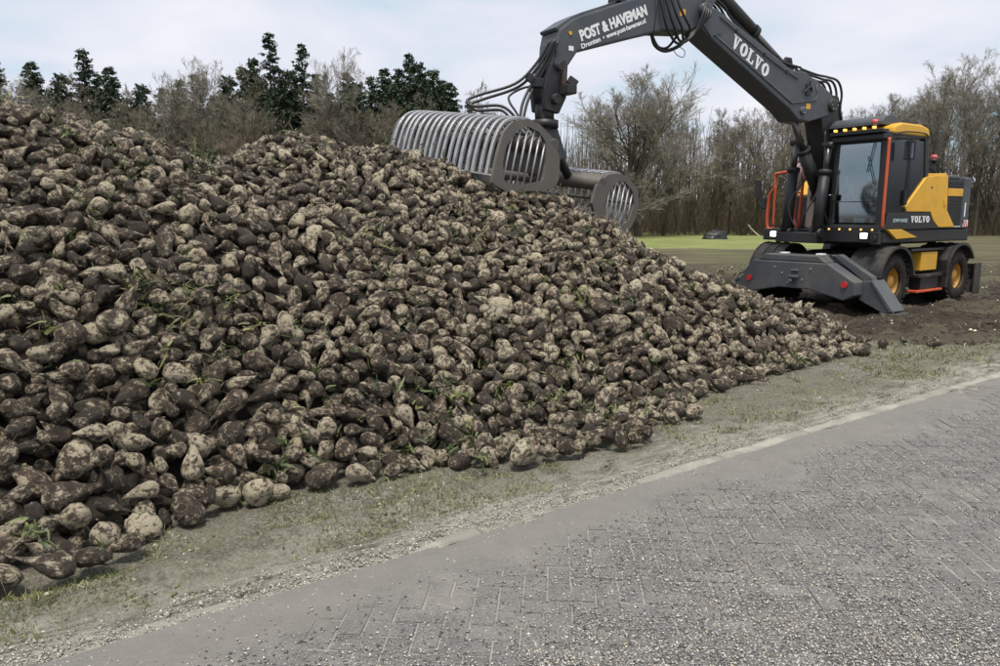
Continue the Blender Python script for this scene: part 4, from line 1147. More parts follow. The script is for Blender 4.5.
# hydraulic rams
def ram(a, b, r0, r1, split=.55, name='ram'):
    a = Vector(a); b = Vector(b); c_ = a.lerp(b, split)
    m = MB(); m.cyl(a, c_, r0, n=18); m.cyl(c_ - (c_ - a).normalized() * .08, c_, r0 * 1.18, n=18); m.cyl(a - Vector((0, r0 * 1.2, 0)), a + Vector((0, r0 * 1.2, 0)), r0 * .8)
    o = upper(m.build(name, M['black'], EX))
    MB().cyl(c_, b, r1, n=14).build('rod', M['rodsteel'], o); MB().cyl(b - Vector((0, r0 * 1.1, 0)), b + Vector((0, r0 * 1.1, 0)), r0 * .7).build('rod_eye', M['black'], o)
    return o
ram((4.75, -.09, 5.22), (2.72, -.09, 4.16), .10, .05, .62)
m = MB(); m.prism([(2.55, 3.98), (2.9, 4.08), (2.80, 4.26), (2.64, 4.26)], -.2, -.16); m.prism([(2.55, 3.98), (2.9, 4.08), (2.80, 4.26), (2.64, 4.26)], -.02, .02); m.build('ram_lug', M['black'], ub, .01)
ram((1.45, -.09, 1.95), (2.42, -.09, 3.36), .11, .055, .60)
ram((1.90, -.42, 1.32), (1.75, -.42, 2.95), .095, .05, .72); ram((1.90, .20, 1.32), (1.70, .20, 2.85), .095, .05, .72)
m = MB(); m.box(1.5, 2.02, -.56, .27, 1.14, 1.32); m.box(1.6, 2.0, -.50, -.46, 1.32, 1.46); m.box(1.6, 2.0, .14, .18, 1.32, 1.46); upper(m.build('boom_bracket', M['black'], EX, .015))
# hoses
def hose(pts, r=.018, parent=None, up_=True, name='hose'):
    o = MB().tube(pts, r, 7).build(name, M['hose'], parent or EX)
    if up_: upper(o)
    return o
for i, q in enumerate((0, .05, .10, .155)):
    hose([(5.95 - q * 2, .145, 4.86 + q * .3), (5.88 - q * 2.2, .19 + q * .3, 4.55), (5.76 - q * 2.6, .19 + q * .3, 4.28 + q * .4), (5.48 - q * 1.2, .13, 4.13 + q * .8), (5.2 - q, .16, 4.28 + q), (5.06 - q, .22, 4.62), (4.92, .14 - q, 4.84)], .020)
hose([(5.95, .05, 4.26), (5.80, -.02, 4.10), (5.55, -.05, 4.05), (5.25, -.02, 4.18), (5.1, 0, 4.4)], .028)
hose([(5.75, -.15, 4.28), (5.6, -.15, 4.12), (5.4, -.15, 4.14), (5.2, -.14, 4.36)], .02)
o = hose([(5.45, .0, 4.08), (5.38, .02, 4.0), (5.26, .03, 3.98), (5.22, .02, 4.07), (5.32, 0, 4.12), (5.44, 0, 4.06)], .006, name='wire_loop')
for i, q in enumerate((-.12, -.05, .03)):
    hose([(4.95, q, 4.86), (4.72, q, 4.98 - i * .03), (4.42, q, 4.83), (4.2, q, 4.66), (3.6, q, 4.40), (3.0, q, 4.18), (2.4, q, 4.12)], .02)
for i in range(4):
    y_ = -.20 + i * .10
    hose([(2.5, y_, 4.08), (2.05, y_, 4.03), (1.72, y_, 3.96 + .02 * i), (1.42, y_, 3.98), (1.28, y_, 3.78), (1.28, y_, 3.45), (1.05, y_, 3.0)], .021)
hose([(1.72, .12, 3.1), (1.80, .2, 2.4), (1.85, .24, 1.9), (1.70, .28, 1.5), (1.5, .28, 1.4)], .016); hose([(1.60, .14, 2.7), (1.84, .1, 2.0), (1.98, .0, 1.65), (1.9, -.1, 1.4)], .016); hose([(1.6, -.1, 2.5), (2.0, -.3, 1.9), (2.04, -.2, 1.5), (1.9, -.1, 1.35)], .014)
m = MB(); m.box(2.25, 2.36, BY1 + .001, BY1 + .03, 3.66, 3.84); m.tube([(2.2, BY1 + .02, 3.72), (2.3, BY1 + .05, 3.80), (2.42, BY1 + .02, 3.70)], .012, 5); m.tube([(2.3, BY1 + .03, 3.84), (2.26, BY1 + .03, 3.95)], .012, 5); m.build('valve_block', M['black'], ub)

# --- small fittings on boom and stick
for x_, z_ in ((2.42, 3.40), (1.58, 3.55)):
    for k in range(6):
        a = k * math.pi / 3; yy_ = BY1 + (.04 if x_ > 2 else .06); r_b = .045 if x_ > 2 else .08
        MB().cyl((x_ + r_b * math.cos(a), yy_, z_ + r_b * math.sin(a)), (x_ + r_b * math.cos(a), yy_ + .012, z_ + r_b * math.sin(a)), .009, n=6).build('bolt', M['steel'], ub)
MB().tube([(4.6, BY1 + .012, 4.62), (4.0, BY1 + .012, 4.38), (3.2, BY1 + .012, 4.08), (2.6, BY1 + .012, 3.90)], .008, 5).build('grease_line', M['hose'], ub)
for x_, z_ in ((4.2, 4.465), (3.5, 4.195), (2.9, 3.985)): MB().box(x_ - .02, x_ + .02, BY1, BY1 + .024, z_ - .025, z_ + .025).build('clip', M['black'], ub)
MB().box(2.20, 2.32, BY1 + .001, BY1 + .004, 3.44, 3.53).build('warning_sticker', M['yellow'], ub)
MB().box(5.35, 5.47, SY1 + .001, SY1 + .004, 4.52, 4.62).build('warning_sticker', M['yellow'], st)
MB().box(7.44, 7.52, SY1 + .001, SY1 + .004, 3.80, 3.86).build('warning_sticker', M['white'], st)
MB().tube([(1.45, 1.245, 2.96), (1.2, 1.26, 3.02), (.6, 1.26, 3.03), (.42, 1.245, 2.98)], .011, 6).build('rain_gutter', M['black'], cab)
MB().box(.885, .893, 1.2165, 1.2225, 1.67, 2.94).build('door_seam', M['black'], cab)

# --- lettering
def letters(glyphs, M4, depth=.004):
    m = MB()
    for polys in glyphs:
        for poly in polys: m.prism([(x, z) for x, z in poly], 0, depth, 'z', M4)
    return m
def slab_text(word, h, w, gap):
    """slab serif capitals V O L"""
    out = []; x = 0
    for ch in word:
        def S(pts): return [(x + a * w, b * h) for a, b in pts]
        if ch == 'V':
            out.append([S([(.14, .88), (.40, .88), (.56, .30), (.56, 0), (.40, 0)]), S([(.66, .88), (.80, .88), (.58, 0), (.56, 0), (.56, .32)]), S([(0, .88), (.5, .88), (.5, 1), (0, 1)]), S([(.58, .88), (1, .88), (1, 1), (.58, 1)])]); x += w + gap
        elif ch == 'O':
            n = 20; seg = []
            for i in range(n):
                a0, a1 = 2 * math.pi * i / n, 2 * math.pi * (i + 1) / n
                seg.append(S([(.5 + .48 * math.cos(a0), .5 + .5 * math.sin(a0)), (.5 + .48 * math.cos(a1), .5 + .5 * math.sin(a1)), (.5 + .17 * math.cos(a1), .5 + .33 * math.sin(a1)), (.5 + .17 * math.cos(a0), .5 + .33 * math.sin(a0))]))
            out.append(seg); x += w + gap
        elif ch == 'L':
            out.append([S([(.14, .12), (.40, .12), (.40, .88), (.14, .88)]), S([(0, 0), (.9, 0), (.9, .12), (0, .12)]), S([(0, .88), (.56, .88), (.56, 1), (0, 1)]), S([(.74, .12), (.9, .12), (.9, .38), (.80, .38)])]); x += w * .92 + gap
    return out, x - gap
def face_matrix(p, dirx, dirz, y):
    """text plane on a left-hand face: text runs along dirx (x,z)"""
    dx = Vector((dirx[0], 0, dirx[1])).normalized(); dz = Vector((dirz[0], 0, dirz[1])).normalized()
    return Matrix(((dx.x, dz.x, 0, p[0]), (dx.y, dz.y, 1, y), (dx.z, dz.z, 0, p[1]), (0, 0, 0, 1)))
# boom: reads from the elbow down to the knee
dxv = (-.89, -.405); dzv = (-.405 * -1 * -1, .89)
dzv = (-.42, .907)
g, W_ = slab_text('VOLVO', .21, .19, .014)
letters(g, face_matrix((4.32, 4.235), (-.915, -.405), (-.405, .915), BY1 + .0005)).build('lettering', M['white'], ub)
g, W_ = slab_text('VOLVO', .115, .118, .012)
lp_ = upper(letters(g, face_matrix((.72, 1.50), (-1, 0), (0, 1), 1.2265)).build('lettering', M['white'], EX))
def text_mesh(body, size, M4, parent, mat, width=1.0, bold=.0, name='lettering', spacing=1.0):
    cu = bpy.data.curves.new('txt', 'FONT'); cu.body = body; cu.size = size; cu.offset = bold; cu.extrude = .0015; cu.space_character = spacing; cu.resolution_u = 3
    ob = bpy.data.objects.new('txt', cu); COL.objects.link(ob)
    dg_ = bpy.context.evaluated_depsgraph_get(); me = bpy.data.meshes.new_from_object(ob.evaluated_get(dg_))
    bpy.data.objects.remove(ob)
    wmax = max(v.co.x for v in me.vertices) if width else 1
    k = (width / wmax) if width else 1
    for v in me.vertices: v.co = M4 @ Vector((v.co.x * k, v.co.y, v.co.z))
    me.update(); me.materials.clear()
    return link(name, me, mat, parent)
sdx = Vector((-1.14, 0, -.49)).normalized() * -1
# stick: the line climbs from the nose towards the elbow, as seen from the left
tdir = (-.922, .388)
text_mesh('POST & HAVEMAN', .185, face_matrix((7.31, 3.945), tdir, (.388 * 1.0, .922), SY1 + .003), st, M['white'], 1.30, .009)
for wd_, a_, w_ in (('Dronten', 0, .36), ('\u2022', .41, .03), ('www.post-haveman.nl', .48, .78)):
    text_mesh(wd_, .085, face_matrix((7.30 + tdir[0] * a_, 3.845 + tdir[1] * a_), tdir, (.388, .922), SY1 + .003), st, M['white'], w_, .003)
text_mesh('EW160E', .085, face_matrix((1.28, 1.51), (-1, 0), (0, 1), 1.2285), EX, M['skyblue'], .46, .001).rotation_euler = (0, 0, UP)

# --- head at the stick's tip: tilt link and rotator (world points through the upper frame)
m = MB()
m.prism([(7.50, 3.70), (7.78, 3.62), (7.90, 3.30), (7.86, 3.02), (7.64, 2.98), (7.52, 3.2)], -.24, -.16); m.prism([(7.50, 3.70), (7.78, 3.62), (7.90, 3.30), (7.86, 3.02), (7.64, 2.98), (7.52, 3.2)], .02, .10)
m.cyl((7.66, -.30, 3.58), (7.66, .17, 3.58), .06); m.cyl((7.72, -.30, 3.16), (7.72, .17, 3.16), .07)
m.box(7.50, 7.66, .10, .30, 3.22, 3.34); m.box(7.55, 7.80, -.15, .01, 3.02, 3.22)
m.box(7.86, 8.0, -.05, .07, 3.30, 3.42)
upper(m.build('tip_bracket', M['black'], EX, .012))
m = MB(); m.box(7.56, 7.62, .101, .13, 3.36, 3.66); upper(m.build('rusty_strap', M['rust'], EX))

# ------------------------------------------------------------------ clamshell beet grab, hanging from the stick
GR = empty('clamshell_grab', (0.45, 10.35, 2.95))
tag(GR, 'open steel clamshell grab with curved bars resting on the heap under the stick', 'grab')
GO = Vector((0.45, 10.35, 2.95))
Bv = Vector((.69, .72, 0)).normalized(); Av = Vector((.72, -.69, 0)).normalized()
def shell(c, far, outer, hole, nbars, arc, tube_bz, bar_r, lat_dir, hinge_poly):
    """one jaw. outer/hole in (b, z) of the near end plate; far = offset of the far end"""
    c = Vector((c[0], c[1], 0)); far = Vector(far)
    def W(b, z, a=0.0, n_=0.0): return c + Bv * b + Vector((0, 0, z)) + far * a + Av * n_ - GO
    # torque tube along the hinge side is the part the rest hangs on
    m = MB(); m.cyl(W(*tube_bz, -.01), W(*tube_bz, 1.01), .095, n=18)
    m.add([W(b, z, 0.02) for b, z in hinge_poly] + [W(b, z, .98) for b, z in hinge_poly],
          [tuple(range(len(hinge_poly))), tuple(range(2 * len(hinge_poly) - 1, len(hinge_poly) - 1, -1))] + [(i, i + len(hinge_poly), (i + 1) % len(hinge_poly) + len(hinge_poly), (i + 1) % len(hinge_poly)) for i in range(len(hinge_poly))])
    jaw = m.build('jaw', M['dull'], GR, .012)
    # resample both loops by angle for the ring plate
    def resamp(poly, n, cz):
        out = []
        for i in range(n):
            a = 2 * math.pi * i / n; d = Vector((math.cos(a), math.sin(a)))
            best = 0
            for j in range(len(poly)):
                p = Vector(poly[j]) - cz; q = Vector(poly[(j + 1) % len(poly)]) - cz; e = q - p
                den = d.x * e.y - d.y * e.x
                if abs(den) < 1e-9: continue
                t_ = (p.x * e.y - p.y * e.x) / den; s_ = (p.x * d.y - p.y * d.x) / den
                if t_ > 0 and -1e-6 <= s_ <= 1 + 1e-6: best = max(best, t_)
            out.append(cz + d * best)
        return out
    cz = Vector((sum(p[0] for p in hole) / len(hole), sum(p[1] for p in hole) / len(hole)))
    n = 48; ro = resamp(outer, n, cz); ri = resamp(hole, n, cz)
    for end in (0, 1):
        m = MB(); th_ = .022
        vs = []
        for off in (-th_, th_):
            vs += [W(q.x, q.y, end, off) for q in ro] + [W(q.x, q.y, end, off) for q in ri]
        fs = []
        for i in range(n):
            j = (i + 1) % n
            fs += [(i, j, n + j, n + i), (2 * n + i, 3 * n + i, 3 * n + j, 2 * n + j), (i, 2 * n + i, 2 * n + j, j), (n + i, n + j, 3 * n + j, 3 * n + i)]
        m.add(vs, fs); m.build('end_plate', M['dull'], jaw)
        # lattice rods in the opening
        lo_b = min(p[0] for p in hole); hi_b = max(p[0] for p in hole)
        ld = Vector(lat_dir).normalized(); pn = Vector((-ld.y, ld.x))
        ext = [((Vector(p) - cz).dot(pn)) for p in hole]
        for i in range(6):
            off = min(ext) + (max(ext) - min(ext)) * (i + .7) / 6.4
            o_ = cz + pn * off; ts = []
            for j in range(len(hole)):
                p = Vector(hole[j]) - o_; q = Vector(hole[(j + 1) % len(hole)]) - o_; e = q - p
                den = ld.x * e.y - ld.y * e.x
                if abs(den) < 1e-9: continue
                t_ = (p.x * e.y - p.y * e.x) / den; s_ = (p.x * ld.y - p.y * ld.x) / den
                if 0 <= s_ <= 1: ts.append(t_)
            if len(ts) < 2: continue
            a = o_ + ld * (min(ts) - .03); b_ = o_ + ld * (max(ts) + .03)
            MB().cyl(W(a.x, a.y, end, 0), W(b_.x, b_.y, end, 0), .013, n=8).build('lattice_rod', M['steel'], jaw)
    # curved bars round the back
    for i in range(nbars):
        a = (i + .75 + random.uniform(-.10, .10)) / (nbars + .5)
        m = MB(); w_ = .025 / far.length
        vs = []
        for k, (b, z) in enumerate(arc):
            p0 = Vector(arc[max(k - 1, 0)]); p1 = Vector(arc[min(k + 1, len(arc) - 1)]); tg = (p1 - p0).normalized(); nr = Vector((-tg.y, tg.x))
            if nr.dot(Vector((b, z)) - cz) < 0: nr = -nr
            for dn, da in ((bar_r, -w_), (bar_r, w_), (-bar_r, w_), (-bar_r, -w_)):
                q = Vector((b, z)) + nr * dn; vs.append(W(q.x, q.y, a + da))
        na = len(arc)
        fs = [(k * 4 + e, k * 4 + (e + 1) % 4, (k + 1) * 4 + (e + 1) % 4, (k + 1) * 4 + e) for k in range(na - 1) for e in range(4)] + [(3, 2, 1, 0), (na * 4 - 4, na * 4 - 3, na * 4 - 2, na * 4 - 1)]
        m.add(vs, fs, False); m.build('bar', M['steel'], jaw, .006, 1)
    # cutting lip
    b, z = arc[0]; m = MB()
    m.add([W(b - .02, z + .02, 0), W(b + .03, z + .03, 0), W(b + .09, z - .10, 0), W(b + .05, z - .12, 0)] + [W(b - .02, z + .02, 1), W(b + .03, z + .03, 1), W(b + .09, z - .10, 1), W(b + .05, z - .12, 1)],
          [(0, 1, 2, 3), (7, 6, 5, 4), (0, 4, 5, 1), (1, 5, 6, 2), (2, 6, 7, 3), (3, 7, 4, 0)])
    m.build('lip', M['steel'], jaw, .008)
    # inner cross tubes
    for b, z in (arc[len(arc) // 3], arc[2 * len(arc) // 3]):
        v = (Vector((b, z)) - cz) * .90 + cz
        MB().cyl(W(v.x, v.y, 0), W(v.x, v.y, 1), .022, n=8).build('cross_tube', M['dull'], jaw)
    return jaw, W
def smooth_arc(pts, n=20):
    P = [Vector(p) for p in pts]; Q = []
    seg = len(P) - 1
    for i in range(n + 1):
        t_ = i / n * seg; k = min(int(t_), seg - 1); f = t_ - k
        p0 = P[max(k - 1, 0)]; p1 = P[k]; p2 = P[k + 1]; p3 = P[min(k + 2, seg)]
        Q.append(tuple(0.5 * ((2 * p1) + (p2 - p0) * f + (2 * p0 - 5 * p1 + 4 * p2 - p3) * f * f + (3 * p1 - p0 - 3 * p2 + p3) * f ** 3)))
    return Q
O1 = [(-.66, 2.08), (-.67, 2.0), (-.37, 1.90), (.49, 1.97), (.57, 2.11), (.58, 2.38), (.40, 2.62), (.17, 2.75), (-.04, 2.79), (-.30, 2.74), (-.46, 2.61), (-.56, 2.38)]
H1 = [(-.47, 2.02), (-.48, 2.27), (-.41, 2.46), (-.22, 2.64), (-.04, 2.70), (.17, 2.65), (.31, 2.53), (.31, 2.27), (.25, 2.06), (-.1, 2.0)]
E1 = -Av * 2.3 + Bv * .25 + Vector((0, 0, .32))
arc1 = smooth_arc([(-.66, 2.08), (-.57, 2.38), (-.46, 2.61), (-.30, 2.745), (-.04, 2.795), (.17, 2.755), (.40, 2.63)], 22)
j1, W1 = shell((.353, 9.2), E1, O1, H1, 17, arc1, (.46, 2.50), .020, (.30, 1), [(.42, 2.60), (.57, 2.38), (.56, 2.11), (.50, 2.12), (.50, 2.36), (.38, 2.54)])
O2 = [(-.78, 1.80), (-.66, 2.06), (-.42, 2.19), (-.19, 2.22), (.05, 2.19), (.32, 2.03), (.38, 1.80), (.30, 1.58), (.10, 1.38), (-.25, 1.32), (-.62, 1.48)]
H2 = [(-.50, 1.75), (-.40, 1.95), (-.20, 2.10), (.0, 2.11), (.21, 1.97), (.25, 1.78), (.12, 1.56), (-.15, 1.44), (-.42, 1.5)]
E2 = -Av * 2.25 + Bv * .12 + Vector((0, 0, .25))
arc2 = smooth_arc([(.10, 1.38), (.30, 1.58), (.385, 1.80), (.32, 2.03), (.05, 2.195), (-.19, 2.225), (-.42, 2.195)], 18)
j2, W2 = shell((1.78, 10.7), E2, O2, H2, 17, arc2, (-.55, 2.06), .020, (.30, 1), [(-.62, 2.08), (-.42, 2.19), (-.15, 2.22), (-.15, 2.18), (-.42, 2.14), (-.58, 2.02)])
# yoke: head frame from which both jaws swing, with rotator and rams
pt = Mw @ Vector((7.76, -.07, 3.10)) - GO
m = MB()
m.cyl(pt, pt + Vector((0, 0, -.22)), .13, n=18); m.cyl(pt + Vector((0, 0, -.20)), pt + Vector((0, 0, -.30)), .19, n=20)
h0 = pt + Vector((0, 0, -.30))
hingeA0 = W1(.46, 2.50, .25); hingeA1 = W1(.46, 2.50, .60); hingeB0 = W2(-.55, 2.06, .25); hingeB1 = W2(-.55, 2.06, .60)
for q in (hingeA0, hingeA1, hingeB0, hingeB1): m.cyl(h0 + (q - h0) * .05, q, .075, .06, n=10)
yk = m.build('yoke', M['black'], GR)
m = MB(); a0 = h0 + Av * .28 + Vector((0, 0, .12)); 
m.add([h0 + Av * .06 + Bv * -.16 + Vector((0, 0, .26)), h0 + Av * .06 + Bv * .10 + Vector((0, 0, .22)), h0 + Av * .22 + Bv * .24 + Vector((0, 0, -.40)), h0 + Av * .22 + Bv * -.08 + Vector((0, 0, -.46)),
       h0 - Av * .1 + Bv * -.10 + Vector((0, 0, .22)), h0 - Av * .1 + Bv * .10 + Vector((0, 0, .22)), h0 - Av * .1 + Bv * .22 + Vector((0, 0, -.42)), h0 - Av * .1 + Bv * -.05 + Vector((0, 0, -.46))],
      [(0, 1, 2, 3), (7, 6, 5, 4), (0, 4, 5, 1), (1, 5, 6, 2), (2, 6, 7, 3), (3, 7, 4, 0)])
m.build('yoke_plate', M['black'], GR, .02)
MB().cyl(h0 + Av * .1, W1(-.1, 2.80, .35), .05, .035, n=12).build('ram', M['black'], GR)
MB().cyl(h0 - Av * .1, W2(-.2, 2.25, .5), .05, .035, n=12).build('ram', M['black'], GR)
# hoses of the grab
def gh(pts, r=.02): MB().tube([Vector(p) - GO for p in pts], r, 7).build('hose', M['hose'], GR)
gh([(.66, 10.1, 3.90), (.47, 10.1, 3.60), (.20, 10.05, 3.35), (-.27, 10.0, 3.20), (-.43, 9.95, 3.12), (-.34, 9.9, 3.04), (.0, 9.85, 3.04), (.17, 9.8, 2.92), (.22, 9.8, 2.80)])
gh([(.70, 10.1, 3.88), (.50, 10.1, 3.57), (.25, 10.1, 3.32), (-.22, 10.1, 3.16), (-.38, 10.05, 3.09), (-.30, 10.0, 3.0), (.0, 9.95, 3.0), (.12, 9.9, 2.90), (.18, 9.9, 2.78)])
gh([(.72, 10.05, 3.90), (.58, 10.1, 3.6), (.42, 10.1, 3.35), (.30, 10.0, 3.09), (.26, 9.9, 2.84)])
gh([(.76, 10.05, 3.88), (.62, 10.1, 3.6), (.47, 10.1, 3.35), (.36, 10.0, 3.1), (.30, 9.9, 2.84)])
gh([(.50, 10.1, 3.34), (.30, 10.1, 3.30), (.13, 10.05, 3.20), (.13, 10.0, 3.10), (.22, 9.95, 2.96), (.28, 9.9, 2.82)], .016)
for q in ((.42, 10.12, 3.42), (.96, 10.1, 3.38)): MB().box(-.07, .07, -.05, .05, -.05, .05, Matrix.Translation(Vector(q) - GO) @ Matrix.Rotation(.6, 4, 'Y')).build('hose_clamp', M['black'], GR, .01)

# ------------------------------------------------------------------ trees at the edge of the field
t = NT('bare_bark'); p = t.coord('Object')
tw = t.attr('tone')
c = t.mix(t.rng(t.noise(p, 2.5, 5, .6), .3, .7, 0, .45), tw, (.045, .05, .032))
t.set(Base_Color=c, Roughness=.95); t.b.inputs['Specular IOR Level'].default_value = .15
M['bark'] = t.m
t = NT('spruce_needles'); p = t.coord('Object'); tw = t.attr('tone')
c = t.mix(t.rng(t.noise(p, 1.2, 4), .3, .7, 0, .5), tw, (.028, .042, .026))
t.set(Base_Color=c, Roughness=.8); t.b.inputs['Specular IOR Level'].default_value = .2
M['needle'] = t.m

def frusta(P0_, P1_, r0, r1, n):
    """tapered n-sided tubes without caps for arrays of segments"""
    d = P1_ - P0_; L = np.linalg.norm(d, axis=1)[:, None] + 1e-9; d = d / L
    ref = np.where(np.abs(d[:, 2:3]) < .9, [[0, 0, 1.]], [[1., 0, 0]])
    u = np.cross(d, ref); u /= np.linalg.norm(u, axis=1)[:, None]; v = np.cross(d, u)
    a = np.arange(n) / n * 2 * math.pi
    ring = u[:, None] * np.cos(a)[None, :, None] + v[:, None] * np.sin(a)[None, :, None]
    V = np.concatenate([P0_[:, None] + ring * r0[:, None, None], P1_[:, None] + ring * r1[:, None, None]], 1)
    k = np.arange(n); q = np.stack([k, (k + 1) % n, (k + 1) % n + n, k + n], -1)
    F = (q[None] + (np.arange(len(P0_)) * 2 * n)[:, None, None]).reshape(-1, 4)
    return V.reshape(-1, 3), F

def grow(starts, dirs, lens, rads, nseg, rg, up_, wob, taper=.35):
    """curving limbs as arrays; returns segment arrays and sampling points"""
    n = len(starts); P = starts.copy(); D = dirs.copy()
    A, B_, R0, R1, T, DD, ID = [], [], [], [], [], [], []
    for k in range(nseg):
        D = D + rg.normal(0, wob, (n, 3)); D[:, 2] += up_; D /= np.linalg.norm(D, axis=1)[:, None]
        Q = P + D * (lens / nseg)[:, None]
        f0 = 1 - (1 - taper) * k / nseg; f1 = 1 - (1 - taper) * (k + 1) / nseg
        A.append(P); B_.append(Q); R0.append(rads * f0); R1.append(rads * f1); DD.append(D.copy()); ID.append(np.arange(n)); T.append(np.full(n, (k + .5) / nseg))
        P = Q
    cat = np.concatenate
    return cat(A), cat(B_), cat(R0), cat(R1), cat(DD), cat(ID), cat(T)

def spawn(g, counts, lo, rg, ang, lenf, parent_len, radf, parent_rad, lmin=.1):
    A, B_, R0, R1, DD, ID, T = g
    par = np.repeat(np.arange(len(parent_len)), counts)
    nseg = len(A) // len(parent_len)
    t_ = lo + (1 - lo) * rg.random(len(par)) ** .85
    k = np.minimum((t_ * nseg).astype(int), nseg - 1); f = t_ * nseg - k
    i = k * len(parent_len) + par
    S = A[i] + (B_[i] - A[i]) * f[:, None]; D = DD[i]
    rnd = rg.normal(0, 1, (len(par), 3)); rnd -= D * (rnd * D).sum(1)[:, None]; rnd /= np.linalg.norm(rnd, axis=1)[:, None]
    an = np.radians(rg.normal(ang, ang * .28, len(par)))[:, None]
    nd = D * np.cos(an) + rnd * np.sin(an)
    ln = np.maximum(lmin, parent_len[par] * lenf * (1.15 - .6 * t_) * rg.uniform(.7, 1.25, len(par)))
    rd = (R0[i] + (R1[i] - R0[i]) * f) * radf * rg.uniform(.8, 1.1, len(par))
    return S, nd, ln, rd

def bare_tree_meshes(name, seed, h, trunk_h, n1, spread, r0, dens=(7, 7, 6), tone0=(.10, .085, .066), tone1=(.21, .18, .145), lean=0.0, low=.25, stems=1, lead=.80, limb=.56, fine=.0085):
    rg = np.random.default_rng(seed)
    st = rg.normal(0, .12 * (stems > 1), (stems, 3)); st[:, 2] = -.1
    dd = np.tile([[lean, 0, 1.]], (stems, 1)) + rg.normal(0, .16 * (stems > 1) + .03, (stems, 3)); dd /= np.linalg.norm(dd, axis=1)[:, None]
    L0 = np.full(stems, h * lead) * rg.uniform(.8, 1, stems); Ra = np.full(stems, r0)
    g0 = grow(st, dd, L0, Ra, 9, rg, .05, .07, .12)
    S, D, L, Rd = spawn(g0, np.full(stems, n1 // stems), trunk_h / h, rg, spread, limb, L0, .62, Ra)
    g1 = grow(S, D, L, Rd, 6, rg, .10, .10, .25)
    S, D, L2, Rd2 = spawn(g1, np.full(len(L), dens[0]), low, rg, 40, .50, L, .62, Rd)
    Rd2 = np.maximum(Rd2, .012); g2 = grow(S, D, L2, Rd2, 4, rg, .09, .13, .35)
    S, D, L3, Rd3 = spawn(g2, np.full(len(L2), dens[1]), .15, rg, 38, .50, L2, .6, Rd2, .25)
    Rd3 = np.maximum(Rd3, fine * 1.3); g3 = grow(S, D, L3, Rd3, 3, rg, .08, .15, .5)
    S, D, L4, Rd4 = spawn(g3, np.full(len(L3), dens[2]), .1, rg, 36, .62, L3, .7, Rd3, .22)
    Rd4 = np.full(len(L4), fine); g4 = grow(S, D, L4, Rd4, 2, rg, .06, .14, .6)
    def mk(nm, gs, sides, tn):
        Vs, Fs, b = [], [], 0; cs = []
        for g, n, tc in zip(gs, sides, tn):
            V, F = frusta(g[0], g[1], g[2], g[3], n); Vs.append(V); Fs.append(F + b); b += len(V)
            cs.append(np.tile(np.array([*tc, 1.]), (len(V), 1)) * np.repeat(rg.uniform(.8, 1.2, len(g[0])), 2 * n)[:, None])
        me = mesh_np(nm, np.concatenate(Vs), Fs, True)
        a = me.attributes.new('tone', 'FLOAT_COLOR', 'POINT'); a.data.foreach_set('color', np.concatenate(cs).astype(np.float32).ravel())
        me.materials.append(M['bark']); return me
    md_ = tuple((a + b) / 2 for a, b in zip(tone0, tone1))
    return mk(name + '_trunk', [g0], [8], [tone0]), mk(name + '_crown', [g1, g2, g3, g4], [6, 4, 3, 3], [tone0, md_, tone1, tone1])

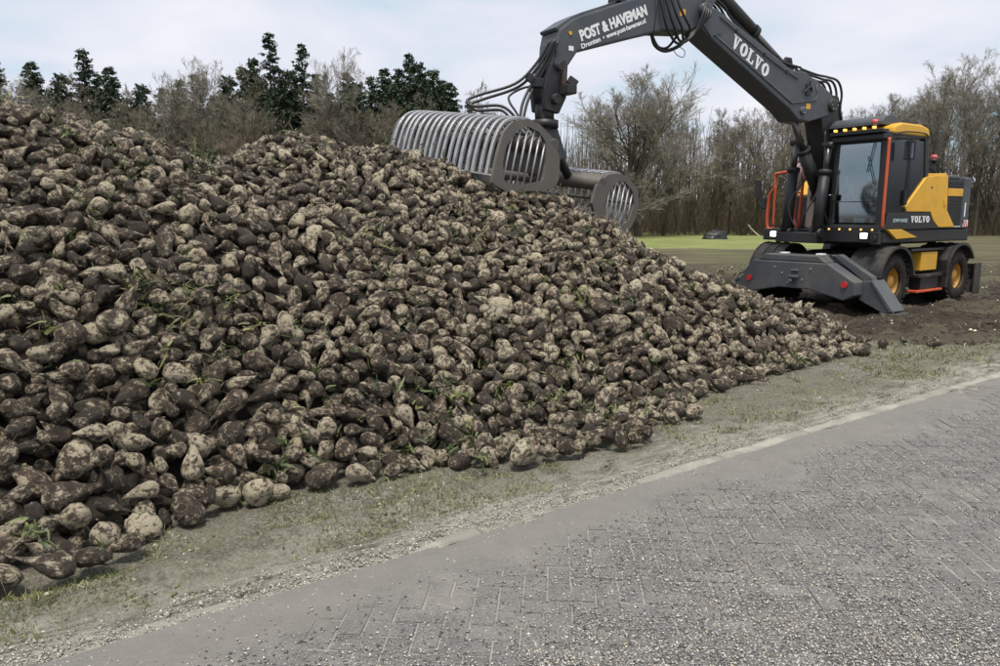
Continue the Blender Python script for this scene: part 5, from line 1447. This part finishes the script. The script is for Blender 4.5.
def spruce_meshes(name, seed, h, base_r, ragged=.3, droop=.25, gap=.0, tone0=(.055, .080, .052), tone1=(.125, .165, .105)):
    rg = np.random.default_rng(seed)
    V0, F0_ = frusta(np.array([[0, 0, -.1]]), np.array([[0, 0, h]]), np.array([.16]), np.array([.012]), 7)
    me0 = mesh_np(name + '_trunk', V0, [F0_], True); a = me0.attributes.new('tone', 'FLOAT_COLOR', 'POINT'); a.data.foreach_set('color', np.tile([.07, .055, .045, 1], (len(V0), 1)).astype(np.float32).ravel()); me0.materials.append(M['bark'])
    S, D, L = [], [], []
    z = h * rg.uniform(.06, .15)
    while z < h * .985:
        f = (h - z) / h
        for _ in range(rg.integers(7, 12)):
            if rg.random() < gap: continue
            a_ = rg.uniform(0, 6.28); l = base_r * (f ** .66) * rg.uniform(1 - ragged * 1.7, 1.2) + .10
            S.append((0, 0, z + rg.normal(0, .05))); D.append((math.cos(a_), math.sin(a_), rg.normal(.10 + .55 * (1 - f) ** 2, .12) )); L.append(l)
        z += h * rg.uniform(.011, .022)
    S, D, L = np.array(S), np.array(D), np.array(L); D /= np.linalg.norm(D, axis=1)[:, None]
    g1 = grow(S, D, L, np.full(len(L), .022), 5, rg, -droop * .25, .05, .2)
    cn = np.clip((L * 34).astype(int), 8, 70)
    S2, D2, L2, _ = spawn(g1, cn, .08, rg, 55, .34, L, .5, np.full(len(L), .02), .16)
    D2[:, 2] -= .18; D2 /= np.linalg.norm(D2, axis=1)[:, None]
    n = len(S2)
    # each twig: a flat spray of needles, drooping
    side = np.cross(D2, np.array([[0, 0, 1.]])); side /= np.linalg.norm(side, axis=1)[:, None] + 1e-6
    side += rg.normal(0, .35, (n, 3)); w = L2 * rg.uniform(.055, .11, n) + .014
    m_ = S2 + D2 * (L2 * .55)[:, None]; e = S2 + D2 * L2[:, None] - np.array([[0, 0, 1.]]) * (L2 * .22)[:, None]
    V = np.stack([S2, m_ + side * w[:, None], e, m_ - side * w[:, None]], 1).reshape(-1, 3)
    F = np.arange(4 * n).reshape(-1, 4)
    # hanging fringe
    V2 = np.stack([S2, m_ + rg.normal(0, .05, (n, 3)), e, m_ - np.array([[0, 0, 1.]]) * (w * 1.5)[:, None]], 1).reshape(-1, 3)
    Vb, Fb = frusta(g1[0], g1[1], g1[2], g1[3], 3)
    Vt = np.concatenate([V, V2, Vb]); Ft = np.concatenate([F, F + 4 * n, Fb + 8 * n])
    k = rg.random(n)[:, None]; c1 = np.array(tone0) * (1 - k) + np.array(tone1) * k
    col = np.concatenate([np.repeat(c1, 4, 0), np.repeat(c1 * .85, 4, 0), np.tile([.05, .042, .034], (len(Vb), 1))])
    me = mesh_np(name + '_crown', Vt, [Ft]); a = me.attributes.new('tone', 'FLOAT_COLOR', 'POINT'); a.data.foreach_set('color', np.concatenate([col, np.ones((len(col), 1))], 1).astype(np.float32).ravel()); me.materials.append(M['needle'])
    return me0, me

def plant(name, meshes, x, y, sc, rz, label, cat, group, z=None):
    o = empty(name, (x, y, float(ground_z(np.array([x]), np.array([y]))[0]) if z is None else z), rz); o.scale = (sc[0], sc[0], sc[1]) if isinstance(sc, tuple) else (sc,) * 3
    link('trunk', meshes[0], None, o); link('crown', meshes[1], None, o)
    tag(o, label, cat, group); return o

def at_px(u, Y):                                        # a point on the ground at depth Y under picture column u
    k = Y * math.cos(PITCH) + CAM_H * math.sin(PITCH)
    return (u - 500) / 730 * k
# the broad crowned tree beside the grab
big_t = bare_tree_meshes('broad_tree', 17, 12.6, 1.2, 34, 46, .24, (10, 8, 6), (.095, .085, .068), (.31, .285, .25), stems=1, lead=.74, limb=.74, fine=.0085, low=.2)
plant('bare_tree', big_t, at_px(638, 53), 53, (1.22, .97), .4, 'broad round crowned bare tree right behind the grab', 'tree', 'bare trees at the field edge')
BT_ = [bare_tree_meshes('bare_tree', 31 + i, h, th, n1, sp, r0, dn, tone0=t0, tone1=t1, stems=s_) for i, (h, th, n1, sp, r0, dn, s_, t0, t1) in enumerate([
    (12.0, 3.0, 18, 32, .13, (7, 6, 5), 1, (.11, .098, .078), (.29, .26, .215)),
    (11.0, 2.5, 16, 28, .11, (7, 6, 5), 2, (.10, .096, .07), (.25, .23, .185)),
    (13.5, 4.0, 18, 30, .14, (7, 6, 5), 1, (.12, .11, .09), (.33, .305, .26)),
    (9.5, 1.6, 20, 34, .09, (6, 6, 5), 3, (.10, .085, .066), (.235, .20, .16)),
    (12.5, 3.2, 16, 24, .12, (7, 6, 5), 1, (.095, .094, .07), (.28, .26, .215))])]
# (picture column, depth, shape, height factor)
right = [(695, 60, 1, .86), (712, 57, 3, .9), (728, 63, 0, .88), (742, 58, 1, .92), (756, 61, 4, .86), (768, 56, 3, .95), (781, 64, 2, .84), (795, 59, 1, .93), (806, 66, 4, .88), (818, 58, 0, .80), (832, 62, 3, 1.1), (846, 60, 1, .92), (858, 66, 2, .80), (870, 58, 4, .86),
         (882, 63, 0, .88), (894, 60, 1, 1.0), (906, 66, 2, .92), (918, 57, 0, .98), (929, 62, 4, 1.0), (940, 56, 2, .95), (951, 60, 1, 1.12), (962, 64, 0, 1.05), (974, 57, 4, 1.02), (986, 61, 2, .98), (996, 58, 1, 1.18), (1010, 62, 0, 1.08), (1024, 57, 4, 1.05), (1045, 60, 2, 1.0), (1075, 60, 1, 1.1),
         (572, 62, 1, .78), (592, 66, 3, .85), (610, 58, 3, .82), (662, 62, 4, .82), (678, 57, 3, .90), (548, 64, 4, .70), (520, 60, 3, .78)]
pos_w = ['far right beyond the machine\'s counterweight', 'behind the cab', 'between boom and broad tree', 'left of the broad tree']
for i, (u, Y, k, s_) in enumerate(right):
    z_ = pos_w[0] if u > 925 else pos_w[1] if u > 820 else pos_w[2] if u > 655 else pos_w[3]
    kind_w = ['tall forked', 'slender twin stemmed', 'tall airy pale', 'low bushy many stemmed', 'narrow upright'][k]
    plant('bare_tree', BT_[k], at_px(u, Y), Y, (s_ * 1.0, s_ * 1.03), i * 1.7, f'{kind_w} bare winter tree {z_}', 'tree', 'bare trees at the field edge')
# left wood: spruces with leafless shrubs in front
SP_ = [spruce_meshes('spruce', 71 + i, h, br, rg_, dr_, gp_) for i, (h, br, rg_, dr_, gp_) in enumerate([(12.0, 2.0, .32, .25, .05), (12.5, 1.8, .42, .35, .18), (11.5, 2.4, .30, .2, .05), (13.0, 1.6, .48, .3, .35)])]
left = [(-20, 66, 0, .92), (12, 64, 1, .93), (47, 66, 0, .98), (75, 63, 2, .92), (98, 68, 1, 1.04), (122, 64, 0, .93), (152, 66, 2, .90), (190, 70, 0, .93), (205, 64, 1, .86), (236, 66, 2, .95), (262, 63, 0, .96), (278, 69, 3, 1.1), (292, 62, 2, .93), (309, 66, 3, 1.0), (322, 64, 1, .86), (352, 66, 0, .92), (362, 63, 2, .87), (388, 65, 0, .93), (402, 67, 1, .92), (420, 63, 2, .98), (436, 66, 2, .98), (452, 64, 0, .84), (470, 68, 1, .75), (30, 69, 2, .80), (62, 70, 1, .84), (110, 69, 3, .88), (138, 68, 0, .80), (172, 67, 1, .82), (222, 70, 0, .84), (250, 69, 3, .92), (271, 65, 2, .86), (300, 70, 1, .95), (335, 69, 0, .84), (345, 65, 2, .80), (375, 69, 1, .90), (395, 63, 2, .86), (412, 70, 3, 1.0), (428, 68, 0, .90), (444, 69, 1, .88)]
for i, (u, Y, k, s_) in enumerate(left):
    kw = ['dense pointed', 'ragged thin topped', 'broad full skirted', 'gappy sparse'][k]
    zw = 'far left above the heap' if u < 130 else 'above the dip in the heap' if u < 250 else 'above the middle of the heap' if u < 345 else 'just left of the grab'
    plant('spruce_tree', SP_[k], at_px(u, Y), Y, (s_ * 1.55, s_ * 1.25), i * 2.1, f'{kw} dark spruce {zw}', 'tree', 'spruces on the left')
SHB = [bare_tree_meshes('bare_shrub', 91 + i, h, .5, 20, 30, .05, (6, 6, 5), tone0=(.10, .082, .064), tone1=(.22, .185, .15), stems=5) for i, h in enumerate((6.5, 5.0))]
for i, u in enumerate(list(range(-10, 490, 13)) + list(range(500, 1040, 27))):
    Y = 57 + (i * 7 % 5) * 1.3 if u < 490 else 55.5 + (i * 7 % 5) * 1.6
    s_ = (1.02 + .22 * math.sin(i * 2.3)) * (1.45 if u < 490 else .78)
    zw = ('in front of the far left spruces' if u < 130 else 'seen through the dip in the heap' if u < 260 else 'above the middle of the heap' if u < 380 else 'left of and behind the grab') if u < 490 else 'under the bare trees on the right'
    plant('bare_shrub', SHB[i % 2], at_px(u, Y), Y, s_, i * 1.3, f'{"tall" if i % 2 == 0 else "low"} brown leafless shrub {zw}', 'shrub', f'leafless shrubs {zw}')
for i, (u, Y, k, s_) in enumerate([(10, 62, 0, .78), (30, 60, 4, .82), (48, 60, 2, .76), (65, 61, 1, .78), (88, 60, 0, .80), (108, 62, 4, .80), (124, 60, 1, .78), (156, 62, 1, .82), (200, 61, 2, .86), (244, 60, 0, .82), (258, 62, 4, .78), (330, 61, 0, .80), (360, 62, 1, .80), (410, 60, 4, .70), (455, 61, 1, .72), (170, 60, 2, .78), (186, 62, 0, .86), (215, 60, 1, .85), (228, 63, 4, .84), (346, 60, 2, .86), (375, 61, 4, .76), (432, 60, 0, .66), (484, 61, 2, .62), (500, 63, 1, .72), (300, 59, 1, .66), (140, 61, 0, .82)]):
    zw = 'among the spruces far left' if u < 130 else 'standing in the gap of the spruces' if u < 250 else 'before the spruces near the grab'
    plant('bare_tree', BT_[k], at_px(u, Y), Y, (s_ * 1.05, s_ * 1.22), i * 2.7, f'{["tall forked", "slender twin stemmed", "tall airy pale", "low bushy many stemmed", "narrow upright"][k]} bare tree {zw}', 'tree', 'bare trees among the spruces')
# tangle of dead stems and brambles on the wood's floor, too dense to count
rg = np.random.default_rng(5)
n = 34000
ux = rg.uniform(-70, 75, n); uy = rg.uniform(56, 78, n)
A_ = np.stack([ux, uy, np.zeros(n)], -1); h_ = rg.gamma(2.2, .55, n) + .25
B__ = A_ + np.stack([rg.normal(0, .35, n) * h_, rg.normal(0, .25, n) * h_, h_], -1)
V, F = frusta(A_, B__, np.full(n, .014), np.full(n, .006), 3)
me = mesh_np('undergrowth', V, [F]); a = me.attributes.new('tone', 'FLOAT_COLOR', 'POINT')
kk = rg.random(n)[:, None]; cc = np.array([.085, .058, .042]) * (1 - kk) + np.array([.16, .125, .09]) * kk
a.data.foreach_set('color', np.repeat(np.concatenate([cc, np.ones((n, 1))], 1), 6, 0).astype(np.float32).ravel())
o = link('undergrowth', me, M['bark']); tag(o, 'brown tangle of dead stems on the floor of the wood', 'undergrowth', kind='stuff')
# far wood that closes the view between the trunks: one mass of stems
n = 15000
ux = rg.uniform(-120, 130, n); uy = rg.uniform(80, 120, n)
ux[:2600] = rg.uniform(62, 90, 2600); uy[:2600] = rg.uniform(-25, 85, 2600)        # the wood turns the corner on the right
A_ = np.stack([ux, uy, np.zeros(n)], -1); h_ = rg.uniform(5, 13.5, n)
B__ = A_ + np.stack([rg.normal(0, .09, n) * h_, rg.normal(0, .05, n) * h_, h_], -1)
V, F = frusta(A_, B__, rg.uniform(.04, .11, n), np.full(n, .015), 3)
me = mesh_np('far_wood', V, [F]); a = me.attributes.new('tone', 'FLOAT_COLOR', 'POINT')
kk = rg.random(n)[:, None]; cc = np.array([.075, .06, .046]) * (1 - kk) + np.array([.17, .14, .11]) * kk
a.data.foreach_set('color', np.repeat(np.concatenate([cc, np.ones((n, 1))], 1), 6, 0).astype(np.float32).ravel())
o = link('far_wood', me, M['bark']); tag(o, 'far grey mass of bare stems deep in the wood', 'wood', kind='stuff')
# black sheet bundle on the meadow and a pale stick
bm = bmesh.new(); bmesh.ops.create_icosphere(bm, subdivisions=3, radius=1)
rr_ = random.Random(3)
for v in bm.verts:
    q = v.co; k = 1 + .22 * math.sin(q.x * 5 + 1) * math.cos(q.y * 4 + q.z * 5) + rr_.uniform(-.05, .05)
    v.co = Vector((q.x * .78 * k - .25 * max(0, q.z), q.y * .5 * k, max(-.05, q.z * .40 * k * (1.25 + .5 * q.x))))
me = bpy.data.meshes.new('tarpaulin_bundle'); bm.to_mesh(me); bm.free(); me.polygons.foreach_set('use_smooth', [True] * len(me.polygons))
o = link('tarpaulin_bundle', me, M['hose']); o.location = (at_px(716, 47), 47, ground_z(np.array([14.]), np.array([47.]))[0]); tag(o, 'crumpled black sheet bundle lying on the green meadow', 'bundle')
o = MB().tube([(at_px(760, 54), 54, .0), (at_px(752, 54), 54, .5), (at_px(747, 54), 53.8, .85)], .045, 6).build('fallen_branch', M['cream']); tag(o, 'pale bent branch sticking up at the meadow\'s edge', 'branch')

# ------------------------------------------------------------------ labels that would be shared say which one, counted from the left
bpy.context.view_layer.update()
same = {}
for o in COL.objects:
    if o.parent is None and o.get('label'): same.setdefault(o['label'], []).append(o)
ORD = ['second', 'third', 'fourth', 'fifth', 'sixth', 'seventh', 'eighth', 'ninth', 'tenth', 'eleventh', 'twelfth', 'thirteenth', 'fourteenth', 'fifteenth']
for lab, os_ in same.items():
    if len(os_) < 2: continue
    os_.sort(key=lambda o: o.matrix_world.translation.x / max(.1, o.matrix_world.translation.y))
    n = len(os_)
    for i, o in enumerate(os_):
        w = ('left one of two:' if i == 0 else 'right one of two:') if n == 2 else 'leftmost' if i == 0 else 'rightmost' if i == n - 1 else f'{ORD[min(i - 1, 13)]} from left,'
        lb = f'{w} {lab}'
        if len(lb.split()) > 16: lb = lb.replace('sugar beet', 'beet').replace('of two: ', 'of two ')
        if len(lb.split()) > 16: lb = lb.replace('just above', 'above')
        o['label'] = lb
